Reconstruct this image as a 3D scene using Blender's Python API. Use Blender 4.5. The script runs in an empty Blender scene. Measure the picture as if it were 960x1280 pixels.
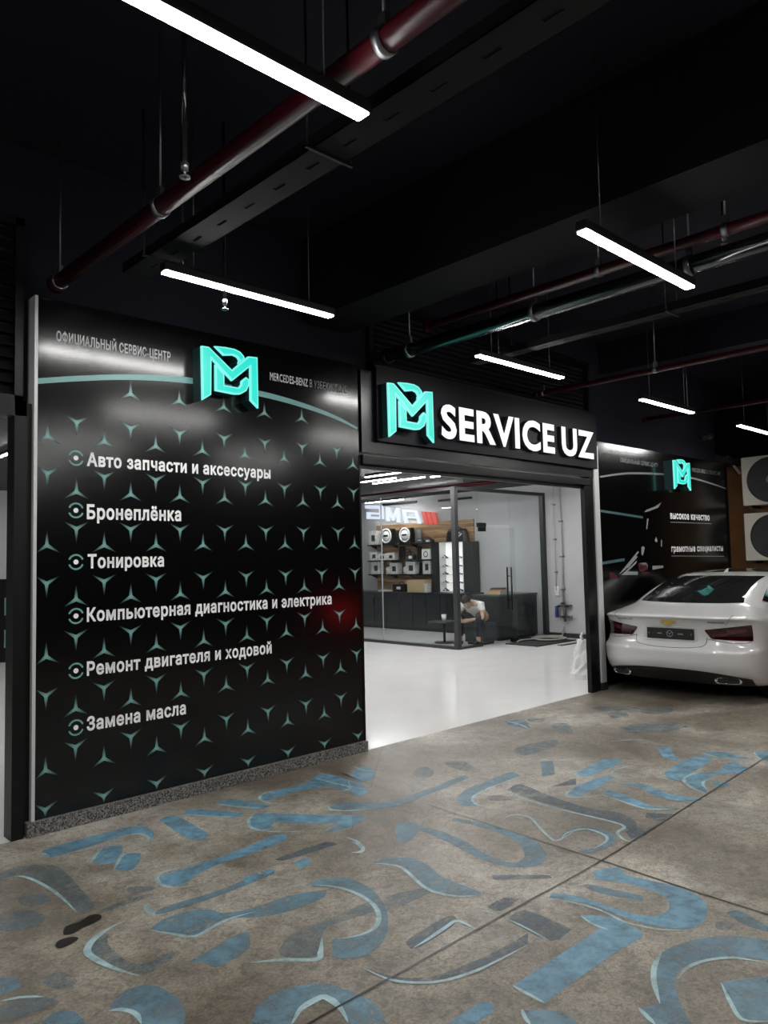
import bpy, bmesh, math, random
from mathutils import Vector, Matrix
random.seed(4)
sc = bpy.context.scene
COL = sc.collection

# ------------------------------------------------------------------ camera
CF, YAW, PITCH, ROLL, H = 945.03, 0.7632, 0.0637, -0.0222, 1.6
FW = Vector((math.sin(YAW)*math.cos(PITCH), math.cos(YAW)*math.cos(PITCH), math.sin(PITCH)))
_r = Vector((math.cos(YAW), -math.sin(YAW), 0)); _u = _r.cross(FW)
RT = _r*math.cos(ROLL) + _u*math.sin(ROLL); UP = RT.cross(FW)
cd = bpy.data.cameras.new('camera'); cam = bpy.data.objects.new('camera', cd); COL.objects.link(cam)
cam.matrix_world = Matrix(((RT.x, UP.x, -FW.x, 0), (RT.y, UP.y, -FW.y, 0), (RT.z, UP.z, -FW.z, H), (0, 0, 0, 1)))
cd.sensor_fit = 'VERTICAL'; cd.sensor_height = 24; cd.lens = 24*CF/1280; cd.clip_start = 0.05
sc.camera = cam
# ------------------------------------------------------------------ world, exposure
w = bpy.data.worlds.new('world'); sc.world = w; w.use_nodes = True
w.node_tree.nodes['Background'].inputs[0].default_value = (0.5, 0.6, 0.9, 1)
w.node_tree.nodes['Background'].inputs[1].default_value = 0.012
sc.view_settings.view_transform = 'Standard'; sc.view_settings.look = 'None'
sc.view_settings.gamma = 1; sc.view_settings.exposure = 0.0; sc.view_settings.use_curve_mapping = False
TUBE_OUT, TUBE_IN = 92.0, 160.0
LOGO_GLOW, LETTER_GLOW = .95, 1.05

YW = 4.8365            # the shop front's plane
def at(px, py, ax, v):  # where the sight line of a photo point meets a plane of the place
    d = RT*((px-480)/CF) - UP*((py-640)/CF) + FW
    return Vector((0, 0, H)) + d*((v-(0, 0, H)[ax])/d[ax])

# ------------------------------------------------------------------ materials
def s2l(c): return tuple(((x/255)/12.92 if x/255 <= .04045 else ((x/255+.055)/1.055)**2.4) for x in c)
def mat(name, col, rough=.5, metal=0, emit=None, es=0, coat=0, spec=.5, noise=0, nscale=20, bump=0, bscale=60):
    m = bpy.data.materials.new(name); m.use_nodes = True
    nt = m.node_tree; b = nt.nodes['Principled BSDF']
    b.inputs['Base Color'].default_value = (*col, 1); b.inputs['Roughness'].default_value = rough
    b.inputs['Metallic'].default_value = metal; b.inputs['Specular IOR Level'].default_value = spec
    b.inputs['Coat Weight'].default_value = coat; b.inputs['Coat Roughness'].default_value = .05
    if emit: b.inputs['Emission Color'].default_value = (*emit, 1); b.inputs['Emission Strength'].default_value = es
    if noise or bump:
        tc = nt.nodes.new('ShaderNodeTexCoord')
    if noise:
        n = nt.nodes.new('ShaderNodeTexNoise'); n.inputs['Scale'].default_value = nscale; n.inputs['Detail'].default_value = 6
        nt.links.new(tc.outputs['Object'], n.inputs['Vector'])
        r = nt.nodes.new('ShaderNodeValToRGB')
        r.color_ramp.elements[0].position = .3; r.color_ramp.elements[1].position = .7
        r.color_ramp.elements[0].color = (*[c*(1-noise) for c in col], 1); r.color_ramp.elements[1].color = (*[min(1, c*(1+noise)) for c in col], 1)
        nt.links.new(n.outputs['Fac'], r.inputs['Fac']); nt.links.new(r.outputs['Color'], b.inputs['Base Color'])
    if bump:
        n2 = nt.nodes.new('ShaderNodeTexNoise'); n2.inputs['Scale'].default_value = bscale; n2.inputs['Detail'].default_value = 5
        nt.links.new(tc.outputs['Object'], n2.inputs['Vector'])
        bp = nt.nodes.new('ShaderNodeBump'); bp.inputs['Strength'].default_value = bump; bp.inputs['Distance'].default_value = .01
        nt.links.new(n2.outputs['Fac'], bp.inputs['Height']); nt.links.new(bp.outputs['Normal'], b.inputs['Normal'])
    return m

def concrete():
    m = bpy.data.materials.new('concrete'); m.use_nodes = True; nt = m.node_tree; b = nt.nodes['Principled BSDF']
    N, L = nt.nodes.new, nt.links.new
    tc = N('ShaderNodeTexCoord')
    def noise(sc_, det, rough=.6, dist=0):
        n = N('ShaderNodeTexNoise'); n.inputs['Scale'].default_value = sc_; n.inputs['Detail'].default_value = det
        n.inputs['Roughness'].default_value = rough; n.inputs['Distortion'].default_value = dist
        L(tc.outputs['Object'], n.inputs['Vector']); return n
    def ramp(src, pts):
        r = N('ShaderNodeValToRGB'); e = r.color_ramp.elements
        while len(e) < len(pts): e.new(.5)
        for el, (p_, c) in zip(e, pts): el.position = p_; el.color = (*c, 1)
        L(src, r.inputs['Fac']); return r
    def mix(a, b_, f, mode='MIX'):
        x = N('ShaderNodeMix'); x.data_type = 'RGBA'; x.blend_type = mode
        if isinstance(f, float): x.inputs[0].default_value = f
        else: L(f, x.inputs[0])
        L(a, x.inputs[6]); L(b_, x.inputs[7]); return x.outputs[2]
    big = noise(.7, 8, .65, .4); mid = noise(3.2, 10, .76, .8); fine = noise(75, 7, .8); streak = noise(14, 6, .7, 1.5)
    c1 = ramp(big.outputs['Fac'], [(.36, (.125, .104, .077)), (.5, (.235, .208, .168)), (.64, (.42, .39, .34))])
    c2 = ramp(mid.outputs['Fac'], [(.34, (.46, .44, .41)), (.5, (1, 1, 1)), (.64, (1.3, 1.3, 1.3))])
    c3 = ramp(fine.outputs['Fac'], [(.38, (.45, .44, .43)), (.58, (1.22, 1.22, 1.22))])
    c4 = ramp(streak.outputs['Fac'], [(.40, (.42, .40, .37)), (.52, (1.05, 1.05, 1.05))])
    o = mix(c1.outputs[0], c2.outputs[0], .8, 'MULTIPLY'); o = mix(o, c3.outputs[0], .8, 'MULTIPLY'); o = mix(o, c4.outputs[0], .6, 'MULTIPLY')
    L(o, b.inputs['Base Color'])
    rr = ramp(mid.outputs['Fac'], [(.3, (.38,)*3), (.7, (.62,)*3)]); L(rr.outputs[0], b.inputs['Roughness'])
    bp = N('ShaderNodeBump'); bp.inputs['Strength'].default_value = .25; bp.inputs['Distance'].default_value = .006
    L(fine.outputs['Fac'], bp.inputs['Height']); L(bp.outputs['Normal'], b.inputs['Normal'])
    return m

def paint(name, col, cover, dark=.7):   # worn floor paint: the concrete shows through where it has rubbed away
    m = bpy.data.materials.new(name); m.use_nodes = True; nt = m.node_tree; b = nt.nodes['Principled BSDF']
    N, L = nt.nodes.new, nt.links.new
    tc = N('ShaderNodeTexCoord'); n = N('ShaderNodeTexNoise'); n.inputs['Scale'].default_value = 9; n.inputs['Detail'].default_value = 9; n.inputs['Roughness'].default_value = .72
    L(tc.outputs['Object'], n.inputs['Vector'])
    r = N('ShaderNodeValToRGB'); r.color_ramp.elements[0].position = .37; r.color_ramp.elements[1].position = .58
    r.color_ramp.elements[0].color = (max(0, cover-.42),)*3+(1,); r.color_ramp.elements[1].color = (cover,)*3+(1,)
    L(n.outputs['Fac'], r.inputs['Fac'])
    n2 = N('ShaderNodeTexNoise'); n2.inputs['Scale'].default_value = 3; n2.inputs['Detail'].default_value = 6; L(tc.outputs['Object'], n2.inputs['Vector'])
    r2 = N('ShaderNodeValToRGB'); r2.color_ramp.elements[0].position = .40; r2.color_ramp.elements[1].position = .60
    r2.color_ramp.elements[0].color = (*[c*dark for c in col], 1); r2.color_ramp.elements[1].color = (*col, 1)
    L(n2.outputs['Fac'], r2.inputs['Fac']); L(r2.outputs[0], b.inputs['Base Color']); b.inputs['Roughness'].default_value = .5
    L(r.outputs[0], b.inputs['Alpha'])
    return m

def granite():
    m = mat('speckled granite', (.05, .05, .05), .35); nt = m.node_tree; b = nt.nodes['Principled BSDF']
    tc = nt.nodes.new('ShaderNodeTexCoord'); v = nt.nodes.new('ShaderNodeTexVoronoi'); v.inputs['Scale'].default_value = 130
    r = nt.nodes.new('ShaderNodeValToRGB'); r.color_ramp.elements[0].color = (.02, .02, .02, 1); r.color_ramp.elements[1].color = (.34, .33, .32, 1)
    r.color_ramp.elements[0].position = .25; r.color_ramp.elements[1].position = .95
    nt.links.new(tc.outputs['Object'], v.inputs['Vector']); nt.links.new(v.outputs['Color'], r.inputs['Fac']); nt.links.new(r.outputs[0], b.inputs['Base Color'])
    return m

def wood():
    m = mat('striped oak veneer', (.3, .17, .08), .45); nt = m.node_tree; b = nt.nodes['Principled BSDF']
    tc = nt.nodes.new('ShaderNodeTexCoord'); mp = nt.nodes.new('ShaderNodeMapping'); mp.inputs['Scale'].default_value = (1, .5, 9)
    n = nt.nodes.new('ShaderNodeTexNoise'); n.inputs['Scale'].default_value = 2.2; n.inputs['Detail'].default_value = 8; n.inputs['Distortion'].default_value = .6
    r = nt.nodes.new('ShaderNodeValToRGB'); r.color_ramp.elements[0].position = .35; r.color_ramp.elements[1].position = .65
    r.color_ramp.elements[0].color = (.14, .07, .03, 1); r.color_ramp.elements[1].color = (.46, .29, .15, 1)
    nt.links.new(tc.outputs['Object'], mp.inputs[0]); nt.links.new(mp.outputs[0], n.inputs['Vector']); nt.links.new(n.outputs['Fac'], r.inputs['Fac'])
    nt.links.new(r.outputs[0], b.inputs['Base Color']); return m

def glass(name, tint=(.93, .95, .95), refl=.06):
    m = bpy.data.materials.new(name); m.use_nodes = True; nt = m.node_tree; nt.nodes.remove(nt.nodes['Principled BSDF'])
    t = nt.nodes.new('ShaderNodeBsdfTransparent'); t.inputs[0].default_value = (*tint, 1)
    g = nt.nodes.new('ShaderNodeBsdfGlossy'); g.inputs['Roughness'].default_value = .02
    x = nt.nodes.new('ShaderNodeMixShader'); lw = nt.nodes.new('ShaderNodeLayerWeight'); lw.inputs[0].default_value = .5
    pw = nt.nodes.new('ShaderNodeMath'); pw.operation = 'POWER'; pw.inputs[1].default_value = 5; nt.links.new(lw.outputs['Facing'], pw.inputs[0])
    ma = nt.nodes.new('ShaderNodeMath'); ma.operation = 'MULTIPLY_ADD'; ma.inputs[1].default_value = .9; ma.inputs[2].default_value = .03; nt.links.new(pw.outputs[0], ma.inputs[0])
    nt.links.new(ma.outputs[0], x.inputs[0]); nt.links.new(t.outputs[0], x.inputs[1]); nt.links.new(g.outputs[0], x.inputs[2])
    nt.links.new(x.outputs[0], nt.nodes['Material Output'].inputs[0]); return m

def star_mat():     # printed teal whose ink fades out towards the points (a colour attribute holds the print)
    m = mat('printed teal ink', (.1, .3, .28), .3); nt = m.node_tree; b = nt.nodes['Principled BSDF']
    a = nt.nodes.new('ShaderNodeAttribute'); a.attribute_name = 'ink'; g = nt.nodes.new('ShaderNodeGamma'); g.inputs[1].default_value = 1.6; nt.links.new(a.outputs['Color'], g.inputs[0]); nt.links.new(g.outputs[0], b.inputs['Base Color']); return m

def emit(name, col, s):
    return mat(name, col, .4, emit=col, es=s)

M = dict(
    concrete=concrete(), granite=granite(), wood=wood(), star=star_mat(),
    black=mat('black board', (.002, .002, .002), .16),
    panel=mat('glossy black print', (.0018, .0018, .002), .17),
    blackmetal=mat('black powder coat', (.0028, .0028, .003), .38, spec=.35),
    blackpaint=mat('matt black paint', (.0022, .0025, .003), .85, spec=.2),
    navy=mat('dark navy paint', (.0062, .0066, .0135), .85, spec=.25),
    housing=mat('black lamp housing', (.008, .008, .008), .4),
    fascia=mat('dark satin fascia', (.006, .006, .007), .3),
    trim=mat('pale satin aluminium trim', (.62, .62, .62), .4, metal=.15),
    redpipe=mat('dark red pipe paint', (.034, .003, .006), .32, spec=.12),
    darkpipe=mat('dark pipe paint', (.004, .005, .006), .18, spec=.35),
    zinc=mat('galvanised steel', (.22, .23, .24), .4, metal=1),
    tray=mat('black galvanised tray', (.004, .0045, .005), .75, spec=.2),
    white=mat('white print', (.92, .92, .92), .5),
    greyprint=mat('grey print', (.30, .31, .32), .5),
    greytext=mat('light grey print', (.60, .61, .62), .5),
    tealprint=mat('teal print', (.16, .36, .36), .4),
    tealdim=mat('dim teal print', (.07, .13, .14), .4),
    dimprint=mat('dim grey print', (.22, .23, .24), .45),
    redprint=mat('red print', (.10, .012, .018), .4),
    whitefloor=mat('white epoxy', (.80, .80, .79), .13, noise=.03, nscale=2),
    greywall=mat('light grey wall paint', (.45, .45, .455), .7, noise=.04, nscale=2),
    showceil=mat('showroom black ceiling', (.02, .02, .022), .8),
    charcoal=mat('charcoal laminate', (.012, .015, .017), .35),
    desktop=mat('grey desk laminate', (.045, .052, .058), .35),
    frame=mat('grey frame paint', (.026, .027, .029), .4),
    glass=glass('clear glass'),
    carpaint=mat('white car paint', (.58, .58, .575), .24, coat=.8),
    carglass=mat('black tinted glass', (.012, .012, .012), .06),
    carblack=mat('black car plastic', (.006, .006, .006), .45),
    chrome=mat('chrome', (.75, .75, .76), .12, metal=1),
    gold=mat('gold emblem', (.75, .50, .12), .25, metal=.8),
    tail=mat('dark red lens', (.022, .002, .004), .08, coat=.6),
    tailclear=mat('pale pink lens and glint', (.07, .016, .02), .08, coat=.6),
    seam=mat('dark seam', (.06, .06, .06), .6),
    rubber=mat('tyre rubber', (.012, .012, .012), .8),
    cream=mat('cream casing', (.62, .58, .50), .5),
    grille=mat('dark fan grille', (.02, .02, .02), .5),
    brown=mat('orange brown plywood', (.17, .075, .02), .55, noise=.25, nscale=3),
    tealside=mat('dark teal return', (.01, .05, .05), .4),
    logoglow=mat('lit teal acrylic', (.001, .03, .03), .4, emit=(.016, .80, .66), es=LOGO_GLOW),
    logoedge=mat('lit pale edge', (.01, .03, .03), .4, emit=(.22, .95, .86), es=LOGO_GLOW),
    letterglow=mat('lit white acrylic', (.1, .1, .1), .5, emit=(1, .97, 1), es=LETTER_GLOW),
    letterside=mat('grey letter return', (.03, .03, .035), .4),
    tubeout=emit('lit diffuser', (1, .99, .965), TUBE_OUT),
    tubein=emit('lit showroom diffuser', (1, .99, .98), TUBE_IN),
    amgwhite=mat('white sign reflection', (.1, .1, .1), .5, emit=(.80, .86, 1), es=1.05),  # a sign's reflection in glass, given a glow of its own
    amgred=mat('red sign reflection', (.1, .02, .02), .5, emit=(.85, .10, .08), es=.75),
    skin=mat('skin', (.50, .31, .21), .5),
    hair=mat('black hair', (.008, .007, .007), .5),
    shirt=mat('white cotton', (.78, .77, .74), .8),
    trousers=mat('dark navy trousers', (.016, .018, .026), .8),
    plastic=mat('white plastic', (.75, .75, .75), .4),
    paper=mat('white packaging', (.60, .60, .58), .5, noise=.3, nscale=30),
    tan=mat('kraft cardboard', (.52, .38, .22), .7),
    orange=mat('orange cover', (.45, .20, .07), .5),
    blue=mat('blue plastic', (.03, .05, .18), .4),
    hose=mat('grey hose', (.34, .33, .31), .5),
    matgrey=mat('dark rubber mat', (.03, .03, .032), .7),
    lit=emit('lit shelf back', (1, .98, .95), .55),
    redlamp=emit('added red lamp lens', (1, .02, .03), 8),
    oil=mat('oil stain', (.012, .009, .007), .35),
)

# ------------------------------------------------------------------ builders
class MB:
    def __init__(s): s.b = bmesh.new()
    def box(s, a, b, mi=0, bev=0):
        r = bmesh.ops.create_cube(s.b, size=1); vs = r['verts']
        for v in vs: v.co = Vector((a[i]+(v.co[i]+.5)*(b[i]-a[i]) for i in range(3)))
        fs = {f for v in vs for f in v.link_faces}
        for f in fs: f.material_index = mi
        if bev:
            es = list({e for v in vs for e in v.link_edges})
            bmesh.ops.bevel(s.b, geom=es, offset=bev, segments=2, affect='EDGES', profile=.7)
        return s
    def poly(s, pts, mi=0):
        f = s.b.faces.new([s.b.verts.new(p) for p in pts]); f.material_index = mi; return f
    def prism(s, pts, d, mi=0, mside=None):   # face pts, swept by vector d to the back
        d = Vector(d); a = [s.b.verts.new(p) for p in pts]; b = [s.b.verts.new(Vector(p)+d) for p in pts]
        n = len(a); f = s.b.faces.new(a); f.material_index = mi
        g = s.b.faces.new(b[::-1]); g.material_index = mi if mside is None else mside
        for i in range(n):
            q = s.b.faces.new((a[i], b[i], b[(i+1) % n], a[(i+1) % n])); q.material_index = mi if mside is None else mside
        return s
    def tube(s, pts, r, seg=10, mi=0, close=True):
        pts = [Vector(p) for p in pts]; rs = r if isinstance(r, (list, tuple)) else [r]*len(pts)
        rings = []; prev = None
        for i, p in enumerate(pts):
            t = (pts[min(i+1, len(pts)-1)]-pts[max(i-1, 0)]).normalized()
            if prev is None:
                u = t.cross(Vector((0, 0, 1)))
                if u.length < 1e-3: u = t.cross(Vector((1, 0, 0)))
                u.normalize()
            else: u = (prev - t*prev.dot(t)).normalized()
            prev = u; v = t.cross(u)
            rings.append([s.b.verts.new(p+(u*math.cos(2*math.pi*k/seg)+v*math.sin(2*math.pi*k/seg))*rs[i]) for k in range(seg)])
        for a, b in zip(rings, rings[1:]):
            for k in range(seg):
                f = s.b.faces.new((a[k], a[(k+1) % seg], b[(k+1) % seg], b[k])); f.material_index = mi; f.smooth = True
        if close:
            for rr in (rings[0][::-1], rings[-1]):
                f = s.b.faces.new(rr); f.material_index = mi
        return s
    def grid(s, rows, mi=0, wrap=False, smooth=True):
        vs = [[s.b.verts.new(p) for p in r] for r in rows]
        for a, b in zip(vs, vs[1:]):
            n = len(a)
            for k in range(n if wrap else n-1):
                f = s.b.faces.new((a[k], a[(k+1) % n], b[(k+1) % n], b[k])); f.material_index = mi; f.smooth = smooth
        return vs
    def lathe(s, prof, c, axis='z', seg=24, mi=0):
        rows = []
        for (rad, h) in prof:
            row = []
            for k in range(seg):
                a = 2*math.pi*k/seg; p = (rad*math.cos(a), rad*math.sin(a), h)
                if axis == 'x': p = (h, p[0], p[1])
                if axis == 'y': p = (p[0], h, p[1])
                row.append(Vector(c)+Vector(p))
            rows.append(row)
        s.grid(rows, mi, True); return s
    def ball(s, c, r, mi=0, sub=2):
        res = bmesh.ops.create_icosphere(s.b, subdivisions=sub, radius=1)
        rr = r if isinstance(r, (tuple, list)) else (r,)*3
        for v in res['verts']: v.co = Vector(c)+Vector((v.co[i]*rr[i] for i in range(3)))
        for f in {f for v in res['verts'] for f in v.link_faces}: f.smooth = True; f.material_index = mi
        return s
    def build(s, name, mats, parent=None, loc=None, norm=True):
        if norm: bmesh.ops.recalc_face_normals(s.b, faces=s.b.faces[:])
        me = bpy.data.meshes.new(name); s.b.to_mesh(me); s.b.free()
        for m in (mats if isinstance(mats, (list, tuple)) else [mats]): me.materials.append(M[m] if isinstance(m, str) else m)
        o = bpy.data.objects.new(name, me); COL.objects.link(o)
        if parent: o.parent = parent
        if loc is not None: o.location = loc
        return o

def tag(o, label, cat, group=None, kind=None):
    o['label'] = label; o['category'] = cat
    if group: o['group'] = group
    if kind: o['kind'] = kind
    return o
def thing(name, label, cat, group=None, loc=(0, 0, 0), rz=0):
    o = bpy.data.objects.new(name, None); COL.objects.link(o); o.location = loc; o.rotation_euler = (0, 0, rz); o.empty_display_size = .1
    return tag(o, label, cat, group)
def struct(o, label=None):
    o['kind'] = 'structure'
    if label: o['label'] = label
    return o
def slab(name, a, b, m, parent=None, bev=0): return MB().box(a, b, 0, bev).build(name, m, parent)
def copy_tree(o, parent=None):
    c = o.copy(); COL.objects.link(c)
    if parent: c.parent = parent
    for ch in [x for x in bpy.data.objects if x.parent == o]: copy_tree(ch, c)
    return c

TXT = {}
def text_mesh(s, bold=.02, space=1.10):     # clean flat lettering: outlines of the glyphs, filled by scan lines and thickened outwards by bold
    if (s, bold, space) in TXT: return TXT[(s, bold, space)].copy()
    cu = bpy.data.curves.new('text', 'FONT'); cu.body = s; cu.size = 1; cu.space_character = space; cu.resolution_u = 3
    o = bpy.data.objects.new('text', cu); COL.objects.link(o)
    dg = bpy.context.evaluated_depsgraph_get(); c2 = o.evaluated_get(dg).to_curve(dg)
    loops = []
    for sp in c2.splines:
        pts = []
        bp = sp.bezier_points
        if len(bp):
            n = len(bp)
            for i in range(n):
                p0, p3 = bp[i], bp[(i+1) % n]; A, B, Cc, D = p0.co, p0.handle_right, p3.handle_left, p3.co
                flat = (B-A).cross(D-A).length < 1e-5 and (Cc-A).cross(D-A).length < 1e-5
                for t in ([0] if flat else [0, .25, .5, .75]):
                    q = A*(1-t)**3+B*3*t*(1-t)**2+Cc*3*t*t*(1-t)+D*t**3; pts.append((q.x, q.y))
        else: pts = [(q.co.x, q.co.y) for q in sp.points]
        cl = [q for i, q in enumerate(pts) if abs(q[0]-pts[i-1][0])+abs(q[1]-pts[i-1][1]) > 1e-5]
        if len(cl) > 2: loops.append(cl)
    o.to_curve_clear() if False else None
    bpy.data.objects.remove(o); bpy.data.curves.remove(cu)
    area = sum(l[i-1][0]*l[i][1]-l[i][0]*l[i-1][1] for l in loops for i in range(len(l))); sg = 1 if area > 0 else -1
    V, F = [], []
    # group the outlines of each glyph by overlapping x ranges, then fill
    items = sorted(loops, key=lambda l: min(q[0] for q in l)); groups = []
    for l in items:
        x0, x1 = min(q[0] for q in l), max(q[0] for q in l)
        if groups and x0 < groups[-1][1]-1e-4: groups[-1][0].append(l); groups[-1][1] = max(groups[-1][1], x1)
        else: groups.append([[l], x1])
    for ls, _ in groups:
        E = []
        for l in ls:
            for i in range(len(l)):
                (xa, ya), (xb, yb) = l[i-1], l[i]
                if abs(ya-yb) > 1e-7: E.append((xa, ya, xb, yb, 1) if ya < yb else (xb, yb, xa, ya, -1))
        Y = sorted({round(v, 6) for e in E for v in (e[1], e[3])})
        ex = []
        for i in range(len(E)):             # heights where outlines cross
            for j in range(i):
                a, c = E[i], E[j]; y0, y1 = max(a[1], c[1]), min(a[3], c[3])
                if y1-y0 < 1e-6: continue
                X = lambda e, y: e[0]+(e[2]-e[0])*(y-e[1])/(e[3]-e[1])
                d0, d1 = X(a, y0)-X(c, y0), X(a, y1)-X(c, y1)
                if d0*d1 < -1e-12: ex.append(round(y0+(y1-y0)*d0/(d0-d1), 6))
        Y = sorted(set(Y) | set(ex))
        X = lambda e, y: e[0]+(e[2]-e[0])*(y-e[1])/(e[3]-e[1])
        for y0, y1 in zip(Y, Y[1:]):
            if y1-y0 < 2e-6: continue
            ym = (y0+y1)/2; act = sorted((e for e in E if e[1] < ym < e[3]), key=lambda e: X(e, ym)); wn = 0; st = None
            for e in act:
                if wn == 0: st = e
                wn += e[4]
                if wn == 0:
                    k = len(V); V += [(X(st, y0), y0, 0), (X(e, y0), y0, 0), (X(e, y1), y1, 0), (X(st, y1), y1, 0)]; F.append((k, k+1, k+2, k+3))
    if bold:
        for l in loops:
            n = len(l); O = []
            for i in range(n):
                a, b_, c = Vector(l[i-1]), Vector(l[i]), Vector(l[(i+1) % n]); u, v = (b_-a).normalized(), (c-b_).normalized()
                n1, n2 = Vector((u.y, -u.x))*sg, Vector((v.y, -v.x))*sg; m_ = n1+n2
                m_ = n1 if m_.length < 1e-3 else m_*(1/max(.5, m_.dot(n1)))
                O.append(b_+m_*bold)
            for i in range(n):
                k = len(V); V += [(*l[i-1], 0), (*l[i], 0), (*O[i], 0), (*O[i-1], 0)]; F.append((k, k+1, k+2, k+3))
    me = bpy.data.meshes.new('text'); me.from_pydata(V, [], F)
    bm = bmesh.new(); bm.from_mesh(me); bmesh.ops.remove_doubles(bm, verts=bm.verts[:], dist=1e-5)
    bmesh.ops.delete(bm, geom=[f for f in bm.faces if f.calc_area() < 1e-9], context='FACES_ONLY')
    for f in bm.faces:
        f.normal_update()
        if f.normal.z < 0: f.normal_flip()
    bm.to_mesh(me); bm.free(); TXT[(s, bold, space)] = me; return me.copy()
def bounds(me):
    xs = [v.co.x for v in me.vertices]; ys = [v.co.y for v in me.vertices]
    return min(xs), max(xs), min(ys), max(ys)
CAP = {}
def caph(bold):
    if bold not in CAP:
        b = bounds(text_mesh('Н', bold)); CAP[bold] = (b[2], b[3])
    return CAP[bold]
def wall_text(name, s, x0, x1, zb, cap, y, m, parent, bold=.02, depth=0, space=1.10):
    me = text_mesh(s, bold, space=space); a = bounds(me); c0, c1 = caph(bold)
    sx = (x1-x0)/(a[1]-a[0]); sz = cap/(c1-c0)
    if depth:
        bm = bmesh.new(); bm.from_mesh(me)
        out = bmesh.new()
        for f in bm.faces:
            lo = [out.verts.new((v.co.x, v.co.y, 0)) for v in f.verts]; hi = [out.verts.new((v.co.x, v.co.y, 1)) for v in f.verts]
            out.faces.new(hi); out.faces.new(lo[::-1])
            for i in range(len(lo)): out.faces.new((lo[i-1], lo[i], hi[i], hi[i-1])).material_index = 1
        bmesh.ops.remove_doubles(out, verts=out.verts[:], dist=1e-5); out.to_mesh(me); out.free(); bm.free()
    for v in me.vertices:
        p = v.co.copy(); v.co = Vector((x0+(p.x-a[0])*sx, y-p.z*depth, zb+(p.y-c0)*sz))
    me.name = name; me.materials.append(M[m]); me.update()
    if depth: me.materials.append(M['letterside'])
    o = bpy.data.objects.new(name, me); COL.objects.link(o); o.parent = parent; return o

def ribbon(mb, pts, wd, mi=0, nrm=Vector((0, 0, 1)), taper=True):
    pts = smooth(pts, 5, False); n = len(pts); L, R = [], []
    for i, p in enumerate(pts):
        t = (pts[min(i+1, n-1)]-pts[max(i-1, 0)]).normalized(); sd = t.cross(nrm).normalized()
        q = i/(n-1); k = min(1, .12+3.2*min(q, 1-q)) if taper else 1
        L.append(p+sd*wd*k/2); R.append(p-sd*wd*k/2)
    mb.grid([L, R], mi, smooth=False)
def cornered(pts, k=4):          # smooth outline that keeps its sharp corners
    pts = [Vector(p) for p in pts]; n = len(pts); out = []; tg = []
    for i in range(n):
        a, b, c = pts[i-1], pts[i], pts[(i+1) % n]; u, v = b-a, c-b
        tg.append(Vector((0, 0, 0)) if u.angle(v, 0) > math.radians(62) else (c-a)/2)
    for i in range(n):
        b, c = pts[i], pts[(i+1) % n]; L = (c-b).length
        ta, tb = [q if q.length < L*1.2 else q*(L*1.2/q.length) for q in (tg[i], tg[(i+1) % n])]
        for j in range(k):
            t = j/k; out.append(b*(2*t**3-3*t*t+1)+ta*(t**3-2*t*t+t)+c*(3*t*t-2*t**3)+tb*(t**3-t*t))
    return out
def smooth(pts, k=4, closed=True):
    pts = [Vector(p) for p in pts]; n = len(pts); out = []
    for i in range(n if closed else n-1):
        g = (lambda j: pts[j % n]) if closed else (lambda j: pts[max(0, min(n-1, j))])
        a, b, c, d = g(i-1), g(i), g(i+1), g(i+2)
        for j in range(k):
            t = j/k; out.append(.5*((2*b)+(c-a)*t+(2*a-5*b+4*c-d)*t*t+(3*b-a-3*c+d)*t**3))
    if not closed: out.append(pts[-1])
    return out

# ================================================================== the setting
ZC = 4.3
fl = struct(slab('floor', (-9, -7, -.1), (16, YW, 0), 'concrete'), 'worn brown concrete car park floor')
struct(slab('floor_showroom', (-3, YW, -.1), (16, 15.6, 0), 'whitefloor'), 'glossy white epoxy showroom floor')
struct(slab('ceiling', (-9, -7, ZC), (16, YW+.6, ZC+.1), 'navy'), 'dark painted car park ceiling')
struct(slab('ceiling_showroom', (-3, YW+.2, 3.08), (16, 15.6, 3.18), 'showceil'))
PLL, PLR, DR, PRR = 1.6423, 4.3407, 7.9052, 8.2093
# front wall: over everything, and behind the two printed boards
mb = MB(); mb.box((-3, YW+.12, 2.62), (12.03, YW+.20, ZC)); mb.box((PLL, YW+.12, 0), (PLR-.01, YW+.20, 2.62)); mb.box((PRR+.02, YW+.12, 0), (12.03, YW+.20, 2.62))
struct(mb.build('wall_front', 'navy'))
struct(slab('ceiling_beam', (3.83, -7, 3.6), (4.32, YW+.1, ZC), 'blackpaint'), 'deep black beam under the ceiling')
struct(slab('ceiling_beam', (8.6, -7, 3.9), (9.1, YW+.1, ZC), 'navy'), 'shallower beam farther along the ceiling')
# showroom walls
struct(slab('wall_showroom_right', (12.95, 5.43, 0), (13.15, 15.6, 3.08), 'greywall'))
struct(slab('wall_showroom_back', (-3, 15.3, 0), (12.95, 15.5, 3.08), 'greywall'))
struct(slab('wall_showroom_left', (-3.2, YW, 0), (-3, 15.5, 3.08), 'greywall'))
struct(slab('wall_alcove', (12.03, 5.32, 0), (13.75, 5.42, ZC), 'navy'))
struct(slab('wall_right', (13.62, -7, 0), (13.8, 5.4, ZC), 'navy'))
struct(slab('baseboard_right', (12.93, 5.2, 0), (12.95, 8.8, .09), 'frame'))
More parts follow.
